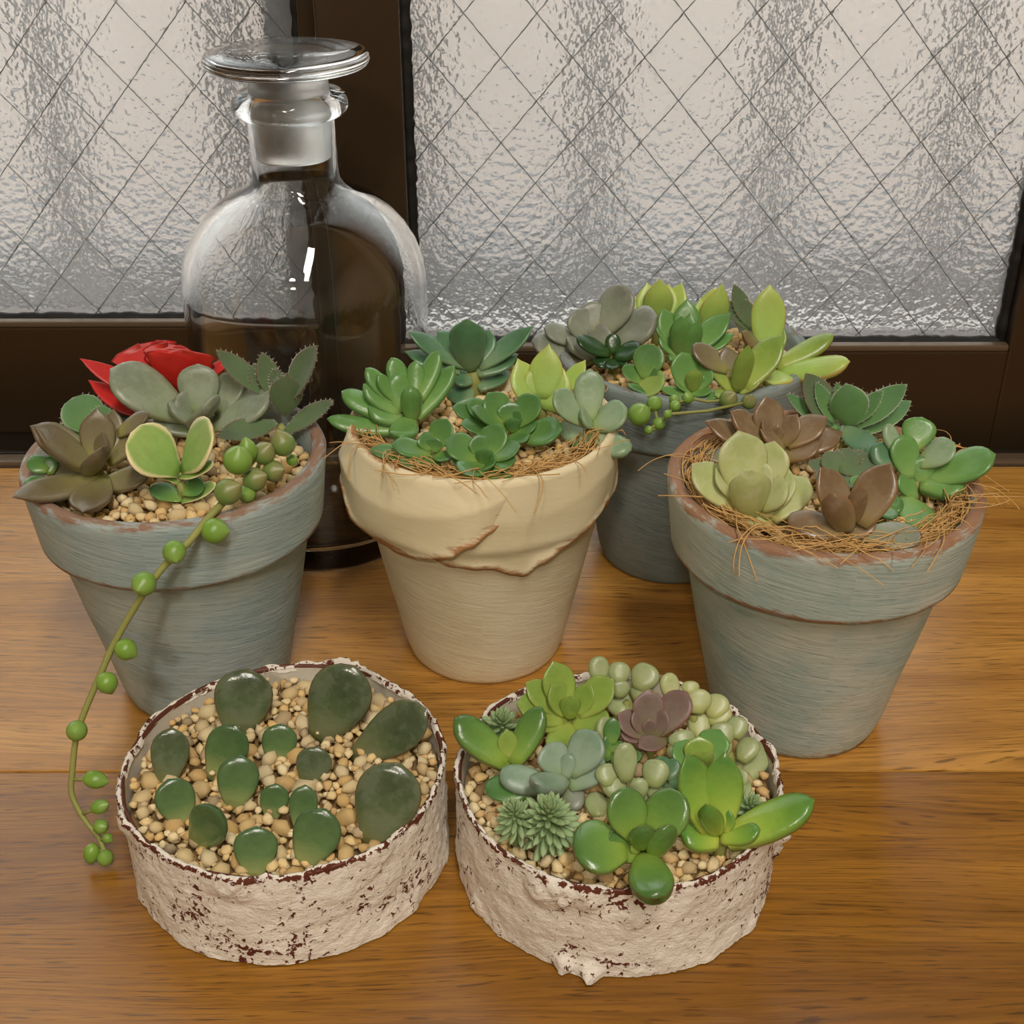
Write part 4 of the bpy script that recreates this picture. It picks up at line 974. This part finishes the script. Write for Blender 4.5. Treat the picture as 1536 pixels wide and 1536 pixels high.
# ------------------------------------------------------------------ leaf cuttings in the tin
FE = Frame(140, 960, 2.743, 'E')
def cutting(tx, ty, bx, by, wd, mat, label, sh='spat', el=58, near=False, zb=TIN_H - .004):
    B = onz(*FE(bx, by), zb); sc = depth(B) / FPX / FE.sc
    d, pl = leaf_dir(tx - bx, ty - by, el, near)
    L = math.hypot(tx - bx, ty - by) * sc / pl
    o = place_leaf(None, 'leaf_cutting', B - d * .002, d, L + .002, wd * sc, sh, mat, B + (CAMP - B).normalized() * .1 + Vector((0, 0, .03)), 0, int(tx))
    tag(o, label, 'leaf cutting', 'leaf cuttings standing in the gravel')
for a in ((640, 122, 590, 375, 228, L_CUT, 'broad dark olive leaf cutting tilting against the inner rim nearest the blue pot'),
 (1095, 102, 930, 390, 250, L_CUT, 'largest dark olive leaf cutting leaning towards the cream pot'),
 (1395, 275, 1085, 470, 190, L_CUT, 'long dark olive leaf cutting lying towards the rim beside the other tin'),
 (1265, 505, 1150, 815, 262, L_CUT, 'wide glossy dark leaf cutting with a light reflection at the rim'),
 (325, 362, 300, 575, 148, L_CUT, 'narrow dark leaf cutting upright near the pearl strand'),
 (600, 342, 500, 550, 170, L_CUTG, 'mid-green leaf cutting just in front of the broad olive one'),
 (775, 345, 750, 490, 138, L_CUTG, 'small round green leaf cutting in the middle of the back gravel'),
 (925, 436, 885, 580, 142, L_CUT, 'small olive leaf cutting half sunk between larger pebbles'),
 (605, 476, 580, 675, 164, L_CUTG, 'bright glossy green oval leaf cutting in the centre of the tin'),
 (300, 570, 365, 740, 150, L_CUTG, 'short leaf cutting with a pale yellow base near the white inner wall'),
 (575, 660, 420, 830, 172, L_CUTG, 'green leaf cutting with pale stalk end leaning away from the pearls'),
 (755, 590, 730, 715, 114, L_CUTG, 'tiny green leaf cutting, one of a close pair, the squatter one'),
 (870, 597, 850, 765, 114, L_CUTG, 'tiny green leaf cutting, one of a close pair, the taller one'),
 (965, 690, 870, 910, 192, L_CUTG, 'dull green leaf cutting at the front beside the dark pebbles'),
 (670, 766, 660, 945, 172, L_CUTG, 'squat green leaf cutting closest to the crusted front wall of the tin')):
    cutting(*a)

# ------------------------------------------------------------------ plants of the crowded tin
FF = Frame(660, 960, 2.667, 'F'); SF_ = TIN_H - .005
GF = 'succulents in the crowded tin'
plant(FF, 'lime_rosette', 'lime green open rosette near the cream pot in the crowded tin', 'succulent', GF, 515, 310, .042, SF_, 'wide', L_LIME2, [
 (435, 92, 500, 290, 128, 58), (330, 185, 480, 290, 96, 35), (695, 172, 545, 295, 118, 38), (295, 268, 490, 315, 108, 22), (425, 178, 500, 295, 92, 60), (608, 180, 535, 310, 84, 55), (510, 228, 515, 310, 82, 68, {'near': 1}), (350, 318, 500, 325, 105, 12), (668, 345, 530, 325, 100, 12), (465, 450, 512, 330, 128, -5)], seed=51)
plant(FF, 'long_leaf_succulent', 'three long olive-green leaves in a fork overhanging the tin edge', 'succulent', GF, 270, 500, .038, SF_, 'finger', L_JADE, [
 (42, 335, 262, 490, 128, 28), (415, 280, 285, 495, 112, 45), (258, 355, 270, 480, 80, 62, {'sh': 'acute', 'mat': L_LIME2}), (190, 435, 265, 505, 78, 35)], seed=52)
plant(FF, 'plump_leaf_succulent', 'blue-sage plump-leaved succulent with a pinkish bud in the crowded tin', 'succulent', GF, 500, 560, .040, SF_, 'spat', L_BLUEP, [
 (228, 545, 440, 585, 112, 12, {'sh': 'bean'}), (415, 425, 485, 545, 128, 45), (635, 380, 515, 540, 142, 45), (652, 480, 510, 590, 126, 30), (520, 455, 492, 560, 70, 60, {'sh': 'bean'}), (362, 545, 495, 560, 90, 30, {'sh': 'bean'}), (172, 600, 380, 600, 100, 0, {'mat': L_MID, 'sh': 'oval'}), (575, 640, 480, 630, 100, 0, {'mat': L_GREYP, 'sh': 'bean'}), (330, 645, 470, 620, 90, -5, {'mat': L_GREYP, 'sh': 'bean'})], seed=53)
plant(FF, 'purple_rosette', 'dusky purple-brown rosette among the pale bead leaves', 'succulent', GF, 838, 380, .042, SF_, 'wide', L_PURP, [
 (815, 205, 835, 360, 122, 58), (992, 222, 860, 380, 118, 40, {'sh': 'spat'}), (700, 315, 825, 385, 90, 25), (900, 285, 848, 385, 72, 55), (768, 282, 830, 385, 82, 50), (825, 315, 838, 390, 60, 70), (785, 430, 900, 395, 62, 5), (708, 372, 825, 395, 70, 10)], seed=54)
plant(FF, 'lime_bud_succulent', 'bright lime upright bud between tall lime leaves and pale beads', 'succulent', GF, 1035, 510, .040, SF_, 'wide', L_LIME2, [
 (1025, 388, 1033, 510, 118, 58), (1125, 375, 1055, 490, 118, 40, {'mat': L_FING}), (935, 425, 1015, 505, 100, 30, {'mat': L_FING}), (1040, 445, 1038, 520, 90, 68, {'near': 1})], seed=55)
plant(FF, 'tall_lime_succulent', 'tall glossy lime succulent with one long leaf reaching past the rim', 'succulent', GF, 1115, 780, .036, SF_, 'acute', L_LIME, [
 (945, 455, 1075, 760, 150, 58), (1140, 448, 1112, 755, 160, 64), (1488, 655, 1140, 800, 138, 25, {'sh': 'finger'}), (1030, 650, 1100, 770, 88, 58, {'near': 1}), (1152, 675, 1122, 765, 78, 66), (1268, 755, 1120, 795, 78, 25, {'sh': 'finger'}), (952, 775, 1105, 805, 112, 12, {'sh': 'finger'})], seed=56)
plant(FF, 'jade_succulent', 'glossy jade green plant with thick oval leaves overhanging the front rim', 'succulent', GF, 800, 830, .036, SF_, 'oval', L_JADE, [
 (705, 595, 775, 790, 162, 55), (965, 612, 845, 800, 168, 45), (520, 825, 740, 835, 182, 8), (668, 778, 790, 870, 128, 30), (905, 725, 845, 865, 108, 50, {'near': 1}), (800, 720, 798, 830, 110, 66, {'near': 1}), (770, 790, 795, 850, 70, 70, {'mat': L_LIME2}), (830, 972, 815, 862, 172, 8, {'sh': 'bean'})], seed=57, zmin=.010)
# pale bead-leaved sedums
def beads(label, cx, cy, zc, lst, seed, mat=L_BEAN):
    plant(FF, 'bead_leaf_sedum', label, 'succulent', GF, cx, cy, zc, SF_, 'bean', mat, [(x + (x - cx) * .10 + dx, y + dy - h * .42, x - dx, y + h * .5, w_, e) for (x, y, w_, h, dx, dy, e) in lst], seed=seed)
beads('cluster of pale green bead leaves on the far side of the lime rosette', 740, 235, .040, [(635, 115, 84, 120, 0, 0, 55), (715, 130, 88, 100, 5, 0, 50), (812, 150, 112, 100, 25, -5, 40), (715, 192, 84, 76, 0, 0, 60), (718, 258, 104, 90, -30, 0, 20), (800, 215, 96, 70, 10, 0, 50), (640, 190, 80, 90, -8, 0, 40)], 61)
beads('cluster of yellowish bead leaves close to the worn blue pot', 1010, 290, .041, [(920, 185, 80, 125, -12, 0, 55), (998, 190, 70, 60, 0, 0, 50), (1025, 240, 112, 110, 5, 0, 55), (1100, 265, 96, 100, 15, 0, 40), (1035, 345, 88, 115, 0, 0, 45), (1108, 300, 100, 90, 20, 0, 35)], 62, L_PALE)
beads('cluster of olive bead leaves along the inner rim by the worn pot', 1150, 440, .038, [(1130, 372, 104, 96, 0, 0, 45), (1185, 350, 84, 90, 10, 0, 40), (1225, 440, 84, 90, 25, 0, 30), (1260, 505, 100, 130, 55, -10, 15), (1110, 430, 112, 115, -5, 0, 55), (1195, 530, 70, 90, 0, 0, 20)], 63)
beads('cluster of pale finger-like beads in the middle of the crowded tin', 760, 610, .039, [(735, 480, 96, 175, -5, 0, 62), (668, 540, 92, 95, -5, 0, 40), (697, 590, 100, 85, -5, 0, 45), (790, 590, 78, 95, 0, 0, 55), (855, 530, 108, 120, 5, 0, 50), (856, 615, 70, 66, 0, 0, 40), (630, 670, 90, 90, -10, 0, 15), (822, 660, 70, 80, 5, 0, 30), (760, 640, 60, 60, 0, 0, 30)], 64)
beads('few olive bead leaves by the purple-brown rosette', 960, 430, .038, [(965, 400, 110, 80, -10, 0, 40), (942, 452, 76, 84, -5, 0, 45), (665, 360, 66, 120, 12, 0, 50)], 65)
plant(FF, 'small_green_sprig', 'dark green sprig low between the blue-sage and bead-leaved plants', 'succulent', GF, 690, 450, .036, SF_, 'oval', L_MID, [(660, 380, 690, 450, 60, 50), (740, 420, 695, 455, 60, 30), (640, 450, 685, 460, 60, 15), (600, 430, 680, 455, 60, 25), (720, 500, 695, 460, 60, 5), (690, 310, 680, 420, 66, 60), (790, 470, 700, 460, 60, 20)], seed=66)
plant(FF, 'small_green_sprig', 'dark green sprig low beside the tall lime leaves', 'succulent', GF, 905, 560, .036, SF_, 'oval', L_BLUEG, [(860, 470, 900, 560, 90, 50), (940, 480, 905, 560, 70, 45), (830, 560, 895, 570, 70, 20), (960, 560, 910, 570, 60, 15), (880, 640, 905, 575, 70, 5), (800, 690, 890, 590, 60, 0)], seed=67)
plant(FF, 'small_green_sprig', 'olive sprig low along the rim under the bead leaves', 'succulent', GF, 1180, 590, .036, SF_, 'oval', L_BEAN, [(1210, 520, 1180, 590, 70, 50), (1240, 580, 1185, 595, 66, 20), (1150, 530, 1175, 590, 66, 45), (1110, 560, 1170, 595, 66, 20)], seed=68)
# feathery sedums
V, F, U = leaf_geo(1.0, .30, 'finger', 6, 6, random.Random(3))
SEDM = bpy.data.meshes.new('leaf'); SEDM.from_pydata(V, [], F)
ul = SEDM.uv_layers.new(name='UVMap')
for li, l in enumerate(SEDM.loops): ul.data[li].uv = U[l.vertex_index]
SEDM.polygons.foreach_set('use_smooth', [True] * len(SEDM.polygons)); SEDM.materials.append(L_SEDUM)
def feathery(label, cx, cy, zc, rpx, n, axis, lenf=1.0, seed=0):
    rpx *= 1.3
    C = onz(*FF(cx, cy), zc); sc = depth(C) / FPX / FF.sc; R = rpx * sc
    rnd = random.Random(seed); axis = Vector(axis).normalized()
    base = Vector((C.x - axis.x * .006, C.y - axis.y * .006, SF_))
    root = empty('feathery_sedum', base); tag(root, label, 'succulent', GF)
    top = C - base
    V, F = tube([Vector((0, 0, -.003)), top * .5, top], [.0011, .0010, .0006], 6); mesh_obj('stem', V, F, L_SEDUM, root)
    u = axis.orthogonal().normalized(); v = axis.cross(u)
    for i in range(n):
        t = (i + .5) / n; ph = i * 2.39996
        ang = t ** .8 * PI * .62                     # from the axis outwards and down
        d = (axis * math.cos(ang) + (u * math.cos(ph) + v * math.sin(ph)) * math.sin(ang)).normalized()
        B = C - axis * (t * R * 1.15 * lenf) 
        L = R * (.55 + .50 * t) * rnd.uniform(.9, 1.1)
        n_ = axis - d * axis.dot(d)
        if n_.length < 1e-4: n_ = u
        n_.normalize(); X = d.cross(n_)
        o = link('leaf', SEDM, None, root)
        o.matrix_local = Matrix.Translation(B - base) @ Matrix((X, d, n_)).transposed().to_4x4() @ Matrix.Diagonal((L * .85, L, L * .85, 1))
    PLANT_LOG.append(('feathery_sedum', label, C, base))
feathery('feathery sage sedum tuft between the forked leaves and cream pot', 240, 318, .0345, 84, 62, (-.1, -.35, 1), 1, 1)
feathery('small feathery sage sedum tuft against the inner wall of the crowded tin', 285, 680, .040, 80, 58, (-.25, -.35, 1), 1, 2)
feathery('largest feathery sage sedum tuft beside the jade leaves', 430, 672, .043, 108, 90, (0, -.45, 1), 1.5, 3)
feathery('feathery sage sedum tuft under the long lime leaf', 1245, 655, .036, 74, 56, (.2, -.3, 1), 1, 4)

# ------------------------------------------------------------------ coconut fibre
def coir(P, R, z, n, strays, seed, label, arc):
    rnd = random.Random(seed); AV = []; AF = []
    def add(pts, r):
        V, F = tube(pts, r, 4, False); i0 = len(AV); AV.extend(V); AF.extend(tuple(k + i0 for k in f) for f in F)
    for i in range(n):
        a = math.radians(rnd.uniform(*arc)); rr = R - abs(rnd.gauss(0, .0035)); zz = z + rnd.uniform(-.002, .0030)
        st = rnd.uniform(-1, 1) * .9; pts = []; da = rnd.uniform(.25, .8) * rnd.choice((-1, 1)); cu = rnd.uniform(-.003, .003)
        for k in range(9):
            t = k / 8; aa = a + da * (t - .5); r2 = rr + st * .006 * (t - .5) + cu * math.sin(t * PI)
            r2 = min(r2, R + .0015)
            pts.append(Vector((r2 * math.sin(aa), -r2 * math.cos(aa), zz + rnd.uniform(-.0003, .0003) + .002 * math.sin(t * PI * rnd.uniform(.8, 1.2)))))
        add(pts, rnd.uniform(.00012, .00022))
    for (a, le, up, cu) in strays:
        a = math.radians(a); dirv = Vector((math.sin(a), -math.cos(a), 0)); side = Vector((math.cos(a), math.sin(a), 0))
        p = dirv * (R - .004) + Vector((0, 0, z + .003)); pts = []
        v = (dirv * 1.0 + Vector((0, 0, up)) + side * rnd.uniform(-.9, .9)).normalized()
        for k in range(14):
            pts.append(p.copy()); p = p + v * (le / 13)
            v = (v + side * cu * .16 + Vector((0, 0, -.10 if up > 0 else .03)) + Vector((rnd.uniform(-.08, .08), rnd.uniform(-.08, .08), rnd.uniform(-.08, .08)))).normalized()
            rad = math.hypot(p.x, p.y)
            if R - .004 < rad < R + .0085: p.z = max(p.z, POT_H + .0016)
        add(pts, rnd.uniform(.00014, .0002))
    return tag(mesh_obj('coconut_fibre', AV, AF, M_COIR, None, loc=P), label, 'fibre', kind='stuff')
rs = random.Random(77)
coir(C_P, .0376, POT_H - .0032, 200, [(rs.uniform(-70, 110), rs.uniform(.010, .026), rs.uniform(-.1, .7), rs.uniform(-2, 2)) for _ in range(34)], 5, 'golden coconut fibre laid around the plants in the cream pot', (-75, 92))
coir(D_P, .0392, POT_H - .0036, 330, [(rs.uniform(-110, 130), rs.uniform(.012, .030), rs.uniform(-.1, .9), rs.uniform(-2, 2)) for _ in range(46)], 6, 'golden coconut fibre nest around the plants in the worn pot', (-130, 130))


print('PLANTS', len(PLANT_LOG))
for nm, lb, C, b in PLANT_LOG:
    best = min(((b.xy - P.xy).length, k) for k, P in (('A', A_P), ('B', B_P), ('C', C_P), ('D', D_P), ('E', E_P), ('F', F_P)))
    print('  %-24s pot %s off %.1f mm  base(%.1f,%.1f)' % (nm, best[1], best[0] * 1000, (b.x - dict(A=A_P, B=B_P, C=C_P, D=D_P, E=E_P, F=F_P)[best[1]].x) * 1000, (b.y - dict(A=A_P, B=B_P, C=C_P, D=D_P, E=E_P, F=F_P)[best[1]].y) * 1000))
